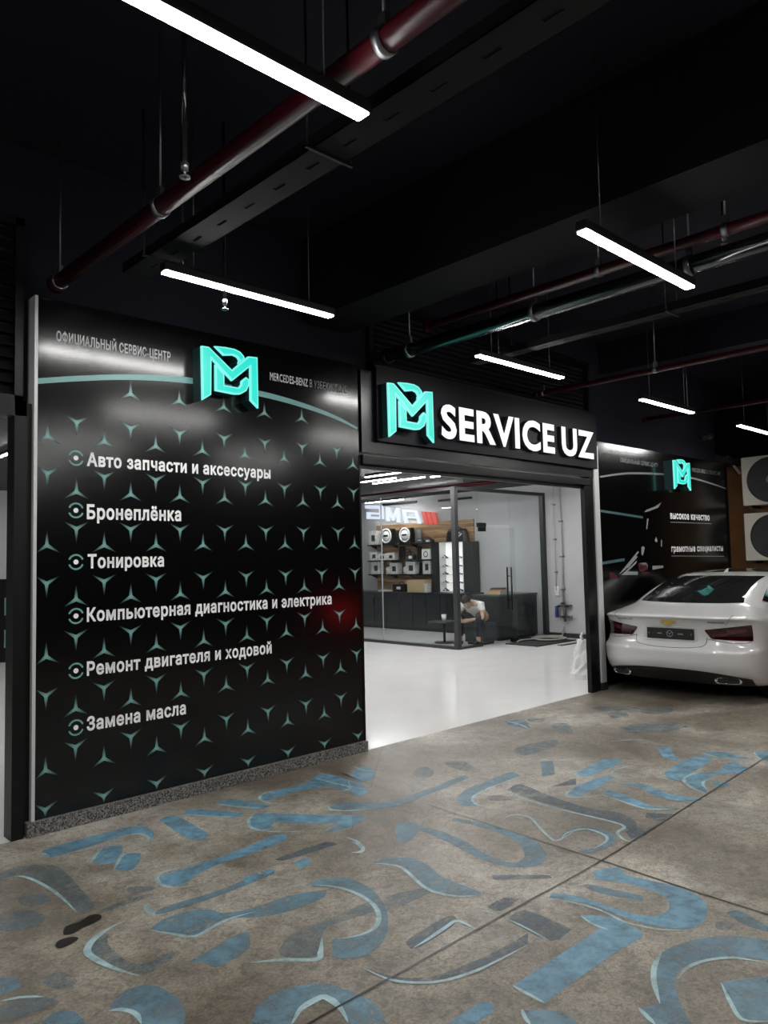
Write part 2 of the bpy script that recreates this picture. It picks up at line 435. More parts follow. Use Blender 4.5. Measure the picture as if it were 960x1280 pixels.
# granite plinth, opening frame, corner trims
struct(slab('baseboard_front', (PLL-.03, YW-.035, 0), (PLR+.01, YW+.12, .085), 'granite', bev=.004), 'speckled granite plinth')
mb = MB(); mb.box((1.53, YW-.01, 0), (1.60, YW+.118, 2.62)); mb.box((1.60, YW+.03, 0), (PLL, YW+.118, 2.62)); mb.box((-3, YW-.01, 2.53), (1.60, YW+.118, 2.62))
struct(mb.build('trim_1', 'blackmetal'), 'black steel frame of the far bay')
mb = MB(); mb.box((DR, YW-.02, 0), (DR+.13, YW+.035, 2.5)); mb.box((DR+.13, YW-.01, 0), (PRR-.09, YW+.115, 2.9))
struct(mb.build('trim_2', 'blackmetal'), 'black opening jamb beside the car')
mb = MB(); mb.box((PRR-.09, YW-.03, .09), (PRR+.02, YW+.11, 2.93), 0, .006); mb.box((PRR-.09, YW-.035, 0), (PRR+.025, YW+.11, .09), 1)
struct(mb.build('trim_3', ['trim', 'frame']), 'bright aluminium corner strip beside the car')
struct(slab('trim_4', (PLR-.005, YW-.005, .085), (PLR+.012, YW+.2, 2.5), 'blackmetal'))

# ================================================================== printed wall board with the service list
bd = thing('advertising_board', 'tall glossy black wall board listing six services in white Cyrillic over teal three pointed stars', 'wall board', loc=(0, 0, 0))
ZT = 3.3028
slab('board', (PLL+.02, YW, .085), (PLR, YW+.115, ZT), 'panel', bd)
mb = MB(); mb.box((PLL, YW-.012, .085), (PLL+.02, YW+.115, ZT)); mb.build('corner_trim', 'trim', bd)['label'] = 'thin aluminium corner trim'
# arc
arc = [(45, 476.5, 7), (100, 473, 7), (165, 471.5, 7), (240, 476, 7.5), (325, 492, 7), (380, 507, 6), (420, 522, 4.5), (447, 536, 3)]
def arc_ribbon(pts, y, name, parent, m='tealprint'):
    mb = MB(); up, dn = [], []
    for q in smooth([(a, b, c) for a, b, c in pts], 5, False):
        up.append(at(q[0], q[1]-q[2]/2, 1, y)); dn.append(at(q[0], q[1]+q[2]/2, 1, y))
    mb.grid([up, dn], 0, smooth=False); return mb.build(name, m, parent)
YP = YW-.0015
arc_ribbon(arc, YP, 'arc_stripe', bd)
def arc_z(x):
    best = None
    for q in smooth(arc, 6, False):
        p = at(q[0], q[1], 1, YW)
        if best is None or abs(p.x-x) < abs(best.x-x): best = p
    return best.z
# star pattern
def star(mb, lay, x, z, up, R, y, zlo, zhi, xlo, xhi):
    ca, cb = (.37, .58, .56), (.0, .0, .0)
    sg = 1 if up else -1
    pts = []
    for k in range(3):
        a = math.pi/2 + k*2*math.pi/3
        wv = .0155*R/.1; Rk = R*1.15
        tip = (math.cos(a)*Rk, math.sin(a)*Rk); l = (math.cos(a+1.05)*wv, math.sin(a+1.05)*wv)
        pts += [(tip, cb), (l, ca)]
    P3 = [(Vector((x+p[0], y, z+sg*p[1])), c) for p, c in pts]
    zs = [p[0].z for p in P3]; xs = [p[0].x for p in P3]
    if z > zhi-.035 or x < xlo or x > xhi or z < zlo-.02: return
    ctr = mb.b.verts.new((x, y, z)); vs = []
    for p, c in P3:
        q = p.copy(); q.z = min(max(q.z, zlo), zhi+.015); q.x = min(max(q.x, xlo), xhi); vs.append(mb.b.verts.new(q))
    for i in range(6):
        try: f = mb.b.faces.new((ctr, vs[i], vs[(i+1) % 6]))
        except ValueError: continue
        cc = [ca, P3[i][1], P3[(i+1) % 6][1]]
        for lp, c in zip(f.loops, cc): lp[lay] = (*c, 1)
mb = MB(); lay = mb.b.loops.layers.float_color.new('ink')
xa, xb = at(59, 600, 1, YW).x, at(441.5, 600, 1, YW).x; dx = (xb-xa)/14
ref = at(59, 545, 1, YW).z; refd = at(59, 592, 1, YW).z; per = (at(59, 545, 1, YW).z-at(57, 821, 1, YW).z)/2
for k in range(-1, 16):
    x = xa+k*dx
    for j in range(-2, 8):
        off = 0 if k % 2 == 0 else per/2
        zu = ref - j*per + off; zd = refd - j*per + off
        top = arc_z(x)-.02
        star(mb, lay, x, zu, True, .083, YP, .09, top, PLL+.02, PLR); star(mb, lay, x, zd, False, .083, YP, .09, top, PLL+.02, PLR)
mb.build('star_pattern', 'star', bd, norm=False)
def line_on(board, y, s, xl, yt, yb, xr, m='white', bold=.022, name='lettering'):
    a, b = at(xl, yb, 1, y), at(xl, yt, 1, y); x1 = at(xr, yb, 1, y).x
    return wall_text(name, s, a.x, x1, a.z, b.z-a.z, y, m, board, bold)
line_on(bd, YP-.001, 'ОФИЦИАЛЬНЫЙ СЕРВИС-ЦЕНТР', 70.5, 413, 426, 213, 'greytext', .022)
line_on(bd, YP-.001, 'MERCEDES-BENZ В УЗБЕКИСТАНЕ', 337.5, 464.5, 475, 433, 'greytext', .022)
LIST = [('Авто запчасти и аксессуары', 108.5, 565, 582.5, 338), ('Бронеплёнка', 108.5, 630, 649, 226.5), ('Тонировка', 109.5, 692.5, 710.5, 205),
        ('Компьютерная диагностика и электрика', 108.5, 759.5, 777.5, 415), ('Ремонт двигателя и ходовой', 108.5, 827, 845, 340), ('Замена масла', 108.5, 896, 914, 232.5)]
for (s, xl, yt, yb, xr), yi in zip(LIST, (572.5, 638, 702.5, 770, 838.5, 909.5)):
    line_on(bd, YP-.001, s, xl, yt, yb, xr, 'white', .034)
    c = at(95, yi, 1, YP-.001); mb = MB(); R = .045
    for a0 in (20, 200):
        ps = [c+Vector((math.cos(math.radians(a0+d*14))*R, 0, math.sin(math.radians(a0+d*14))*R)) for d in range(11)]
        ribbon(mb, ps, .011, 0, Vector((0, 1, 0)), False)
    mb.poly([c+Vector((math.cos(a*math.pi/8)*.016, 0, math.sin(a*math.pi/8)*.016)) for a in range(16)], 1)
    mb.build('bullet_mark', ['tealprint', 'white'], bd)

# ================================================================== lit monogram signs
def logo_polys():
    P = [[(97, 47), (135, 53), (257, 182), (348, 106), (400, 112), (402, 397), (358, 352), (358, 163), (257, 243), (148, 118), (145, 320), (100, 350)],
         [(165, 48), (225, 54), (272, 64), (303, 80), (322, 103), (328, 117), (291, 148), (297, 128), (287, 110), (265, 99), (213, 100)],
         [(168, 150), (215, 207), (215, 266), (292, 281), (306, 265), (309, 243), (335, 222), (350, 236), (350, 268), (335, 300), (302, 318), (270, 318), (168, 297)]]
    out = []
    for poly in P:
        q = []
        for x, y in poly:
            u = (x-97)/305; yt = 47+63*u; yb = 350+47*u
            q.append((u, 1-(y-yt)/(yb-yt)))
        out.append(q)
    return out
def inset(poly, d):
    n = len(poly); out = []
    A = sum(poly[i][0]*poly[(i+1) % n][1]-poly[(i+1) % n][0]*poly[i][1] for i in range(n)); sg = 1 if A > 0 else -1
    for i in range(n):
        p0, p1, p2 = Vector(poly[i-1]), Vector(poly[i]), Vector(poly[(i+1) % n])
        a = (p1-p0).normalized(); b = (p2-p1).normalized(); na = Vector((-a.y, a.x))*sg; nb = Vector((-b.y, b.x))*sg
        k = (na+nb); k = k/max(.35, k.dot(na)) if k.length > 1e-4 else na
        out.append(tuple(p1+k*d))
    return out
def logo_sign(label, x0, x1, z0, z1, yf, yb):
    t = thing('monogram_sign', label, 'lit sign', None, ((x0+x1)/2, yb, (z0+z1)/2)); c = t.location
    W, Hh = x1-x0, z1-z0
    for poly in logo_polys():
        pw = [(u*W, v*Hh) for u, v in poly]; pi = inset(pw, .010*W/.48)
        q = [Vector((x0+u, yf, z0+v))-c for u, v in pw]; qi = [Vector((x0+u, yf-.002, z0+v))-c for u, v in pi]
        mb = MB(); mb.prism(q, (0, .02, 0)); r = mb.build('glowing_edge', 'logoedge', t)
        mb = MB(); mb.poly(qi); mb.build('lit_face', 'logoglow', t)
        mb = MB(); mb.prism([p+Vector((0, .02, 0)) for p in q], (0, yb-yf-.02, 0)); mb.build('return_body', 'tealside', t)
    return t
a, b = at(252, 432, 1, YW-.13), at(252, 500, 1, YW-.13); e = at(323, 500, 1, YW-.13)
logo_sign('glowing teal monogram on the tall board above the service list', a.x, e.x, b.z, a.z, YW-.13, YW-.001)

# ================================================================== fascia over the opening, lit letters
fs = thing('fascia_sign', 'long dark fascia over the showroom opening with white lit letters SERVICE UZ', 'shop sign')
slab('fascia_panel', (PLR+.02, YW-.02, 2.54), (PRR-.0, YW+.11, ZT-.04), 'fascia', fs)
bx0, bx1 = at(471, 500, 1, YW-.06).x, at(746, 560, 1, YW-.06).x
slab('backing_box', (bx0, YW-.06, 2.645), (bx1, YW-.02, ZT+.0), mat('navy acrylic', (.0016, .0016, .004), .5, spec=.2), fs, bev=.003)
yL = YW-.10
s0, s1, sz = at(552, 547, 1, yL), at(552, 502, 1, yL), at(743, 572, 1, yL)
me = text_mesh('SERVICE UZ', .036); bb = bounds(me); c0, c1 = caph(.036)
prev = 0
full = 'SERVICE UZ'
def adv(s): return bounds(text_mesh(s+'|', .036))[1]
bar = bounds(text_mesh('|', .036)); 
for i, ch in enumerate(full):
    if ch == ' ': continue
    lb = bounds(text_mesh(ch, .036)); xo = adv(full[:i]) - bar[1] if i else 0
    if i > 7: xo -= .10
    kx = (sz.x-s0.x)/(bb[1]-bb[0]-.10); x0 = s0.x+(xo+lb[0]-bb[0])*kx
    wall_text('letter', ch, x0, x0+(lb[1]-lb[0])*kx, s0.z, (s1.z-s0.z), yL+.04, 'letterglow', fs, .036, .04)
a, b = at(485, 478, 1, YW-.15), at(485, 546, 1, YW-.15); e = at(541.5, 500, 1, YW-.15)
logo_sign('glowing teal monogram on the fascia beside the lit letters', a.x, e.x, b.z, a.z, YW-.15, YW-.061)
sh = thing('shutter_housing', 'black roller shutter housing under the lit fascia', 'shutter box')
mb = MB(); mb.box((PLR+.02, YW-.03, 2.437), (DR+.13, YW+.118, 2.52), 0, .008); mb.build('housing', 'blackmetal', sh)
mb = MB(); mb.box((PLR+.02, YW+.02, 2.40), (DR, YW+.06, 2.437), 0, .004); mb.build('shutter_bottom_rail', 'frame', sh)
# louvres
def louvre(label, x0, x1, z0, z1, y, n):
    t = thing('louvre_grille', label, 'louvre', None, ((x0+x1)/2, y, z0)); c = t.location
    mb = MB()
    for (a, b) in (((x0, z0), (x1, z0+.05)), ((x0, z1-.05), (x1, z1)), ((x0, z0), (x0+.05, z1)), ((x1-.05, z0), (x1, z1))):
        mb.box(Vector((a[0], y-.06, a[1]))-c, Vector((b[0], y+.0, b[1]))-c)
    mb.build('grille_frame', 'blackmetal', t)
    mb = MB(); h = (z1-z0-.1)/n
    for i in range(n):
        z = z0+.05+i*h
        mb.prism([Vector((x0+.05, y-.05, z))-c, Vector((x0+.05, y-.045, z))-c, Vector((x0+.05, y-.002, z+h*.8))-c, Vector((x0+.05, y-.008, z+h*.8))-c], (x1-x0-.1, 0, 0))
    mb.build('slats', 'blackpaint', t)
louvre('black slatted louvre above the far bay at the edge of the list board', -.6, 1.6, 2.62, 3.80, YW+.12, 14)
louvre('wide black louvre on the wall behind the lit fascia letters', 4.55, 8.25, 3.32, 3.98, YW+.12, 11)

# ================================================================== second board behind the car
YB = YW+.004
b2 = thing('advertising_board', 'black wall board behind the white sedan with printed dark car and two white slogans', 'wall board')
slab('board', (PRR+.025, YB, .09), (12.03, YB+.11, 3.0), 'panel', b2)
Y2 = YB-.0015
arc_ribbon([(750, 596, 2.2), (786, 591.6, 2.6), (835, 593.2, 2.6), (863.7, 597.3, 2.4), (886.7, 603.7, 2), (908, 611, 1.2)], Y2, 'arc_stripe', b2, 'dimprint')
line_on(b2, Y2-.001, 'ОФИЦИАЛЬНЫЙ СЕРВИС-ЦЕНТР', 775.5, 572, 577.5, 822, 'dimprint', .02)
line_on(b2, Y2-.001, 'MERCEDES-BENZ В УЗБЕКИСТАНЕ', 865, 584.2, 589.4, 900.5, 'dimprint', .02)
line_on(b2, Y2-.001, 'высокое качество', 838, 639, 648.6, 887, 'white', .034)
line_on(b2, Y2-.001, 'грамотные специалисты', 839.5, 681, 690, 904, 'white', .034)
mb = MB()
for (xl, yl, xr, yr) in ((838, 652.3, 889, 654.2), (839.5, 694.6, 905, 695)):
    mb.grid([[at(xl, yl, 1, Y2), at(xr, yr, 1, Y2)], [at(xl, yl+.7, 1, Y2), at(xr, yr+.7, 1, Y2)]])
mb.build('underline', 'greyprint', b2)
def c6(x, y): return at(740+x/4.364, 540+y/4.364, 1, Y2)
mb = MB()
for poly in ([(284, 438), (298, 424), (345, 406), (380, 382), (362, 412), (312, 432)], [(300, 472), (309, 472), (301, 530), (296, 530)], [(270, 628), (280, 622), (288, 632), (278, 675), (270, 668)],
             [(146, 778), (250, 650), (256, 655), (212, 715), (182, 752)], [(160, 780), (246, 700), (240, 718), (196, 760), (250, 762), (250, 780)], [(180, 748), (240, 676), (250, 680), (200, 740)],
             [(330, 730), (388, 728), (390, 740), (330, 752)], [(376, 590), (382, 588), (382, 626), (376, 624)], [(342, 592), (350, 570), (358, 596), (350, 602)]):
    mb.poly([c6(*q) for q in poly], 0)
for poly in ([(250, 718), (300, 716), (303, 750), (258, 760)], [(95, 770), (103, 764), (140, 785), (140, 798), (98, 798)], [(268, 764), (310, 764), (310, 772), (272, 776)]):
    mb.poly([c6(*q) for q in poly], 1)
ribbon(mb, [c6(258, 722), c6(296, 720), c6(298, 742), c6(264, 752), c6(258, 722)], .03, 0, Vector((0, 1, 0)), False)
for (p, q, wd) in (((34, 428), (278, 466), .03), ((42, 718), (178, 696), .035)):
    ribbon(mb, [c6(*p), c6((p[0]+q[0])/2, (p[1]+q[1])/2), c6(*q)], wd, 2, Vector((0, 1, 0)), False)
mb.build('printed_car', ['greyprint', 'redprint', 'tealdim'], b2)
a, b = at(842, 575, 1, YB-.15), at(842, 611, 1, YB-.15); e = at(863, 590, 1, YB-.15)
logo_sign('small glowing teal monogram on the board behind the white car', a.x, e.x, b.z, a.z, YB-.15, YB-.001)

# ================================================================== ceiling fittings
def tube_light(x0, x1, y, z, label, group, m='tubeout', along='x', wire=ZC, wd=.066):
    L = x1-x0; t = thing('linear_light', label, 'ceiling light', group, ((x0+x1)/2, y, z), 0 if along == 'x' else math.pi/2)
    mb = MB(); mb.box((-L/2, -wd/2, .008), (L/2, wd/2, .06), 0, .01); mb.build('lamp_housing', 'housing', t)
    mb = MB(); mb.box((-L/2+.012, -wd/2+.004, 0), (L/2-.012, wd/2-.004, .012), 0, .003); mb.build('diffuser', m, t)
    for s in (-1, 1):
        mb = MB(); mb.tube([(s*(L/2-.2), 0, .06), (s*(L/2-.2), 0, wire-z)], .003, 6); mb.build('suspension_wire', 'zinc', t)
    return t
G1 = 'suspended linear lights over the car park'
for x, lb in ((.595, 'longest looking suspended light nearest the camera crossing the red pipe'), (3.345, 'suspended tube light over the bare concrete in front of the lit fascia'), (6.09, None), (8.85, None), (-2.15, None)):
    tube_light(x, x+1.27, 2.0, 3.25, lb or 'suspended linear light out over the open car park', G1)
for x, lb in ((-.75, None), (2.0, 'suspended tube light hanging just above the top edge of the list board'), (4.78, 'suspended tube light hanging above the letters of the fascia'),
              (7.53, 'suspended tube light hanging above the white car board'), (10.14, 'suspended tube light closest to the stacked air conditioner units')):
    tube_light(x, x+1.25, 3.86, 3.25, lb or 'suspended linear light in front of the far bay', G1)
for x, y in ((-2.15, -.3), (.6, -.3), (3.35, -.3), (6.1, -.3), (.6, -2.6), (3.35, -2.6)):  # unseen extra tubes, added to light the foreground floor
    tube_light(x, x+1.27, y, 3.25, 'unseen suspended linear light added behind the camera', G1)

def pipe(name, label, cat, x, z, y0, y1, r, m, clamps=(), rods=(), group=None):
    t = thing(name, label, cat, group, (x, y1, z))
    mb = MB(); mb.tube([(0, 0, 0), (0, y0-y1, 0)], r, 16); mb.build('pipe_run', m, t)
    mb = MB(); mb.tube([(0, .012, 0), (0, -.05, 0)], r*1.25, 16); mb.build('end_cap', m, t)
    for y in clamps:
        mb = MB(); mb.lathe([(r*1.03, -.018), (r*1.16, -.018), (r*1.16, .018), (r*1.03, .018)], (0, y-y1, 0), 'y', 18)
        mb.box((-.012, y-y1-.018, r*1.1), (.012, y-y1+.018, r*1.1+.05)); mb.build('pipe_clamp', 'zinc', t)
    for y in rods:
        mb = MB(); mb.tube([(0, y-y1, r), (0, y-y1, ZC-z)], .006, 8); mb.build('hanger_rod', 'zinc', t)
    return t
pipe('sprinkler_pipe', 'dark red pipe running from the list board overhead behind the nearest light', 'pipe', 1.755, 3.385, -5, 4.78, .045, 'redpipe', (1.78, 4.72, 3.4), (1.78, 4.72, 3.4))
pipe('sprinkler_pipe', 'dark thick pipe ending above the fascia beside the red pipe', 'pipe', 4.66, 3.42, -5, 4.80, .058, 'darkpipe', (4.5, 3.2, 2.02), (4.5, 3.2, 2.02))
pipe('sprinkler_pipe', 'red pipe running beside the thick dark pipe above the concrete', 'pipe', 4.56, 3.53, -5, 4.2, .036, 'redpipe', (2.6, 1.75), (2.6, 1.75))
pipe('sprinkler_pipe', 'thin red pipe ending at the louvre over the fascia letters', 'pipe', 6.95, 3.39, -5, 4.80, .028, 'redpipe', (3.4, 4.7), (3.4,))
pipe('sprinkler_pipe', 'thin dark red pipe passing above the board behind the car', 'pipe', 9.42, 3.39, -5, 4.80, .026, 'redpipe', (4.2,), (4.2,))
def tray(label, x, z, y0, y1, wd):
    t = thing('cable_tray', label, 'cable tray', None, (x, y1, z))
    mb = MB(); L = y0-y1; n = int(-L/.14); hw = wd/2
    # perforated floor: two solid strips with a row of short slots between them, and two upright sides
    mb.box((-hw, L, 0), (-hw+.004, 0, .06)); mb.box((hw-.004, L, 0), (hw, 0, .06))
    mb.box((-hw, L, 0), (-hw*.10, 0, .004)); mb.box((hw*.10, L, 0), (hw, 0, .004)); n = int(-L/.26)
    for i in range(n): mb.box((-hw*.10, -i*.26-.18, 0), (hw*.10, -i*.26, .0035))
    mb.build('tray_channel', 'tray', t)
    for y in (y1-.35, y1-1.9, y1-3.4):
        mb = MB(); 
        for s in (-1, 1): mb.tube([(s*(hw+.03), y-y1, 0), (s*(hw+.03), y-y1, ZC-z)], .006, 8)
        mb.box((-hw-.04, y-y1-.008, -.012), (hw+.04, y-y1+.008, 0)); mb.build('trapeze_hanger', 'blackmetal', t)
    mb = MB()
    for k in range(3): mb.tube([(-hw*.6+k*hw*.5, 0, .018), (-hw*.55+k*hw*.5, L*.5, .018), (-hw*.6+k*hw*.5, L, .018)], .011, 7)
    mb.build('cables', 'rubber', t); return t
tray('black slotted cable tray running above the lights by the list board', 2.12, 3.42, -5, 4.42, .19)
tray('narrow slotted cable tray above the fascia letters', 5.42, 3.40, -5, 4.40, .13)
# cross struts near the thick pipe, sprinkler heads, detector, camera
for (px, py, x, lb) in ((231, 213, 1.45, 'small pendant sprinkler head beside the dark red pipe'), (281, 381, 2.42, 'small pendant sprinkler head above the list board lettering'), (905, 300, 5.0, 'small pendant sprinkler head beside the thick pipe')):
    p = at(px, py, 0, x); t = thing('pendant_sprinkler', lb, 'sprinkler', None, (p.x, p.y, p.z))
    mb = MB(); mb.tube([(0, 0, .03), (0, 0, ZC-p.z)], .010, 8); mb.build('drop_pipe', 'darkpipe', t)
    mb = MB(); mb.lathe([(.004, -.03), (.022, -.03), (.022, -.026), (.006, -.024), (.006, 0), (.014, .0), (.016, .03), (.002, .03)], (0, 0, 0), 'z', 14); mb.build('nozzle', 'zinc', t)
p = at(927, 412, 2, ZC-.03)
t = thing('smoke_detector', 'round white smoke detector on the dark ceiling', 'smoke detector', None, (p.x, p.y, ZC))
mb = MB(); mb.lathe([(.001, 0), (.075, 0), (.075, -.015), (.001, -.015)], (0, 0, 0), 'z', 24); mb.build('base', 'plastic', t)
mb = MB(); mb.lathe([(.06, -.015), (.058, -.04), (.035, -.055), (.001, -.057)], (0, 0, 0), 'z', 24); mb.build('sensor_cap', 'plastic', t)
p = at(884, 546, 1, YW+.02)
t = thing('security_camera', 'small dark camera on the wall above the second board', 'camera', None, (p.x, YW+.12, p.z))
mb = MB(); mb.box((-.04, -.02, -.04), (.04, 0, .04)); mb.tube([(0, 0, 0), (0, -.12, 0)], .012, 8); mb.build('bracket', 'frame', t)
mb = MB(); mb.tube([(-.12, -.12, -.03), (.08, -.12, .01)], .04, 14); mb.build('camera_body', 'frame', t)

# ================================================================== air conditioners on a plywood board
slab_ = thing('plywood_board', 'orange brown plywood backing board behind the air conditioner units', 'board')
slab('board', (13.32, 3.2, .4), (13.36, 5.31, 3.2), 'brown', slab_)
mb = MB(); mb.box((13.36, 3.3, .4), (13.61, 3.38, 3.2)); mb.box((13.36, 5.1, .4), (13.61, 5.18, 3.2)); mb.build('batten', 'brown', slab_)
def ac(z0, z1, label):
    x = 13.0; y0, y1 = 3.98, 4.945; yc, zc = (y0+y1)/2+.06, (z0+z1)/2
    t = thing('air_conditioner_unit', label, 'air conditioner', 'stacked air conditioner units', (x, yc, z0)); c = Vector(t.location)
    mb = MB(); mb.box(Vector((x, y0, z0))-c, Vector((x+.30, y1, z1))-c, 0, .02); mb.build('casing', 'cream', t)
    o = Vector((x, yc-.03, zc))-c; R = (z1-z0)*.46
    mb = MB(); mb.lathe([(R, .0), (R, -.012), (R*.93, -.02), (R*.93, 0)], o, 'x', 40); mb.build('fan_ring', 'frame', t)
    mb = MB(); mb.lathe([(R*.93, -.003), (.001, -.003)], o, 'x', 40); mb.build('fan_opening', 'grille', t)
    mb = MB()
    for k in range(1, 8):
        r = R*.93*k/7.5; mb.lathe([(r, -.014), (r+.006, -.018), (r+.006, -.012), (r, -.012)], o, 'x', 36)
    for k in range(8):
        a = k*math.pi/4; mb.tube([o+Vector((-.015, 0, 0)), o+Vector((-.015, math.cos(a)*R*.92, math.sin(a)*R*.92))], .003, 5)
    mb.build('fan_guard', 'frame', t)
    mb = MB(); mb.lathe([(.001, -.03), (.06, -.028), (.07, -.012), (.07, -.004)], o, 'x', 24); mb.build('fan_hub', 'hose', t)
    mb = MB()
    for yy in (y0+.12, y1-.16): mb.box(Vector((x-.02, yy, z0-.045))-c, Vector((x+.32, yy+.05, z0))-c)
    mb.build('support_bracket', 'blackmetal', t)
ac(2.37, 3.175, 'upper cream air conditioner unit with round black fan guard')
ac(1.46, 2.24, 'lower cream air conditioner unit just above the white car roof')
t = thing('diagonal_brace', 'pale diagonal steel bracket beside the upper air conditioner', 'bracket')
p, q = at(908, 571, 0, 13.15), at(925, 592, 0, 13.15)
mb = MB(); mb.tube([p, q], .025, 6); mb.tube([p, p+Vector((.17, 0, 0))], .02, 6); mb.build('brace_arm', 'hose', t)

# ================================================================== white sedan
CX, CY = 7.95, 3.91
# ring: xr(rear x), z rear, z side, z front, xf, half width, rear corner depth, rear exponent
RINGS = [
 (.62, .17, .17, .17, 4.60, .78, .55, 2.6),
 (.22, .20, .18, .18, 4.75, .84, .46, 3.3),
 (.07, .30, .24, .22, 4.84, .87, .46, 3.3),
 (.030, .355, .34, .30, 4.87, .880, .46, 3.3),
 (.005, .42, .42, .40, 4.90, .885, .46, 3.3),
 (.000, .50, .50, .50, 4.91, .888, .46, 3.3),
 (.005, .565, .58, .56, 4.90, .888, .46, 3.3),
 (.062, .605, .63, .60, 4.90, .885, .46, 3.3),
 (.102, .68, .70, .64, 4.86, .886, .46, 3.3),
 (.104, .78, .78, .68, 4.80, .888, .46, 3.3),
 (.070, .87, .84, .71, 4.70, .886, .46, 3.3),
 (.030, .905, .87, .73, 4.60, .880, .46, 3.3),
 (.048, .925, .90, .76, 4.45, .865, .46, 3.3),
 (.150, .948, .925, .80, 4.20, .835, .46, 3.3),
 (.330, .985, .945, .86, 3.95, .80, .44, 3.2),
 (.520, 1.03, .965, .92, 3.72, .765, .42, 3.1),
 (.66, 1.10, 1.03, 1.00, 3.52, .735, .42, 3.1),
 (.88, 1.19, 1.13, 1.12, 3.24, .69, .42, 3.1),
 (1.14, 1.27, 1.23, 1.23, 2.95, .64, .42, 3.1),
 (1.38, 1.325, 1.30, 1.30, 2.75, .60, .42, 2.8),
 (1.66, 1.362, 1.345, 1.345, 2.55, .52, .4, 2.5),
 (1.86, 1.380, 1.372, 1.372, 2.40, .38, .45, 2.0),
 (2.02, 1.388, 1.386, 1.386, 2.28, .15, .15, 2.0)]
def ringp(r):
    i = max(0, min(len(RINGS)-1, int(math.floor(r)))); t = r-i
    g = lambda j: RINGS[max(0, min(len(RINGS)-1, j))]
    if t < 1e-6: return RINGS[i]
    a, b, c, d = g(i-1), g(i), g(i+1), g(i+2)
    return tuple(.5*((2*q)+(r_-p)*t+(2*p-5*q+4*r_-s)*t*t+(3*q-p-3*r_+s)*t**3) for p, q, r_, s in zip(a, b, c, d))
def spow(v, e): return math.copysign(abs(v)**e, v)
def cpos(r, seg, q, off=0):
    xr, zr, zs, zf, xf, wd, ar, n = ringp(r)
    af = min(.9, (xf-xr)*.35)
    if seg == 'rear':       # q = angle in degrees, -90 right side .. 90 left side
        a = math.radians(q); c, s = abs(math.cos(a)), math.sin(a)
        cc = c**(2/n); x = xr+ar*(1-cc); y = wd*spow(s, 2/n); z = zs+(zr-zs)*min(1, cc*1.35)
    elif seg == 'front':
        a = math.radians(q); c, s = abs(math.cos(a)), math.sin(a)
        cc = c**(2/2.3); x = xf-af*(1-cc); y = wd*spow(s, 2/2.3); z = zs+(zf-zs)*cc
    else:
        x0, x1 = xr+ar, xf-af; x = x0+(x1-x0)*q; y = -wd if seg == 'right' else wd; z = zs
        y *= 1+.012*math.sin(q*math.pi)
    return Vector((CX+x, CY+y, z))
def cnorm(r, seg, q):
    d = 1.5 if seg in ('rear', 'front') else .02
    a = cpos(min(r+.1, len(RINGS)-1), seg, q)-cpos(max(r-.1, 0), seg, q); b = cpos(r, seg, q+d)-cpos(r, seg, q-d)
    n = a.cross(b).normalized(); c = cpos(r, seg, q)-Vector((CX+2.3, CY, .7))
    return n if n.dot(c) > 0 else -n
car = thing('sedan', 'white sedan parked with its rear towards the camera beside the second board', 'car', None, (CX+2.45, CY, 0))
car0 = Vector(car.location)
def cput(mb, name, m, parent=None, norm=True):
    o = mb.build(name, m, parent or car, norm=norm); 
    base = car0 if (parent is None or parent is car) else car0
    o.data.transform(Matrix.Translation(-car0)); return o
rows = []; nr = (len(RINGS)-1)*3
for i in range(nr+1):
    r = i/3; row = []
    for k in range(41): row.append(cpos(r, 'rear', -90+k*4.5))
    for k in range(1, 16): row.append(cpos(r, 'left', k/16))
    for k in range(29): row.append(cpos(r, 'front', 90-k*180/28))
    for k in range(1, 16): row.append(cpos(r, 'right', 1-k/16))
    rows.append(row)
mb = MB(); vs = mb.grid(rows, 0, True)
f = mb.b.faces.new(vs[-1]); f.smooth = True; f = mb.b.faces.new(vs[0][::-1]); f.material_index = 1
cput(mb, 'body', ['carpaint', 'carblack'])
def patch(name, m, pts_fn, nu, nv, off=.004, parent=None):
    mb = MB(); rows = []
    for i in range(nu+1):
        row = []
        for j in range(nv+1):
            seg, r, q = pts_fn(i/nu, j/nv); row.append(cpos(r, seg, q)+cnorm(r, seg, q)*off)
        rows.append(row)
    mb.grid(rows); return cput(mb, name, m, parent)
def ang(r, dy):     # rear angle at which the ring reaches the sideways offset dy
    xr, zr, zs, zf, xf, wd, ar, n = ringp(r)
    return math.degrees(math.asin(max(-1, min(1, spow(dy/wd, n/2)))))
def r_at_z(z, dy=0, lo=0, hi=15):
    for _ in range(40):
        m_ = (lo+hi)/2
        if cpos(m_, 'rear', ang(m_, dy)).z < z: lo = m_
        else: hi = m_
    return (lo+hi)/2
def on_rear(dy, z, off=0.0):
    r = r_at_z(z, dy); q = ang(r, dy); return cpos(r, 'rear', q)+cnorm(r, 'rear', q)*off
def lerp(a, b, t): return a+(b-a)*t
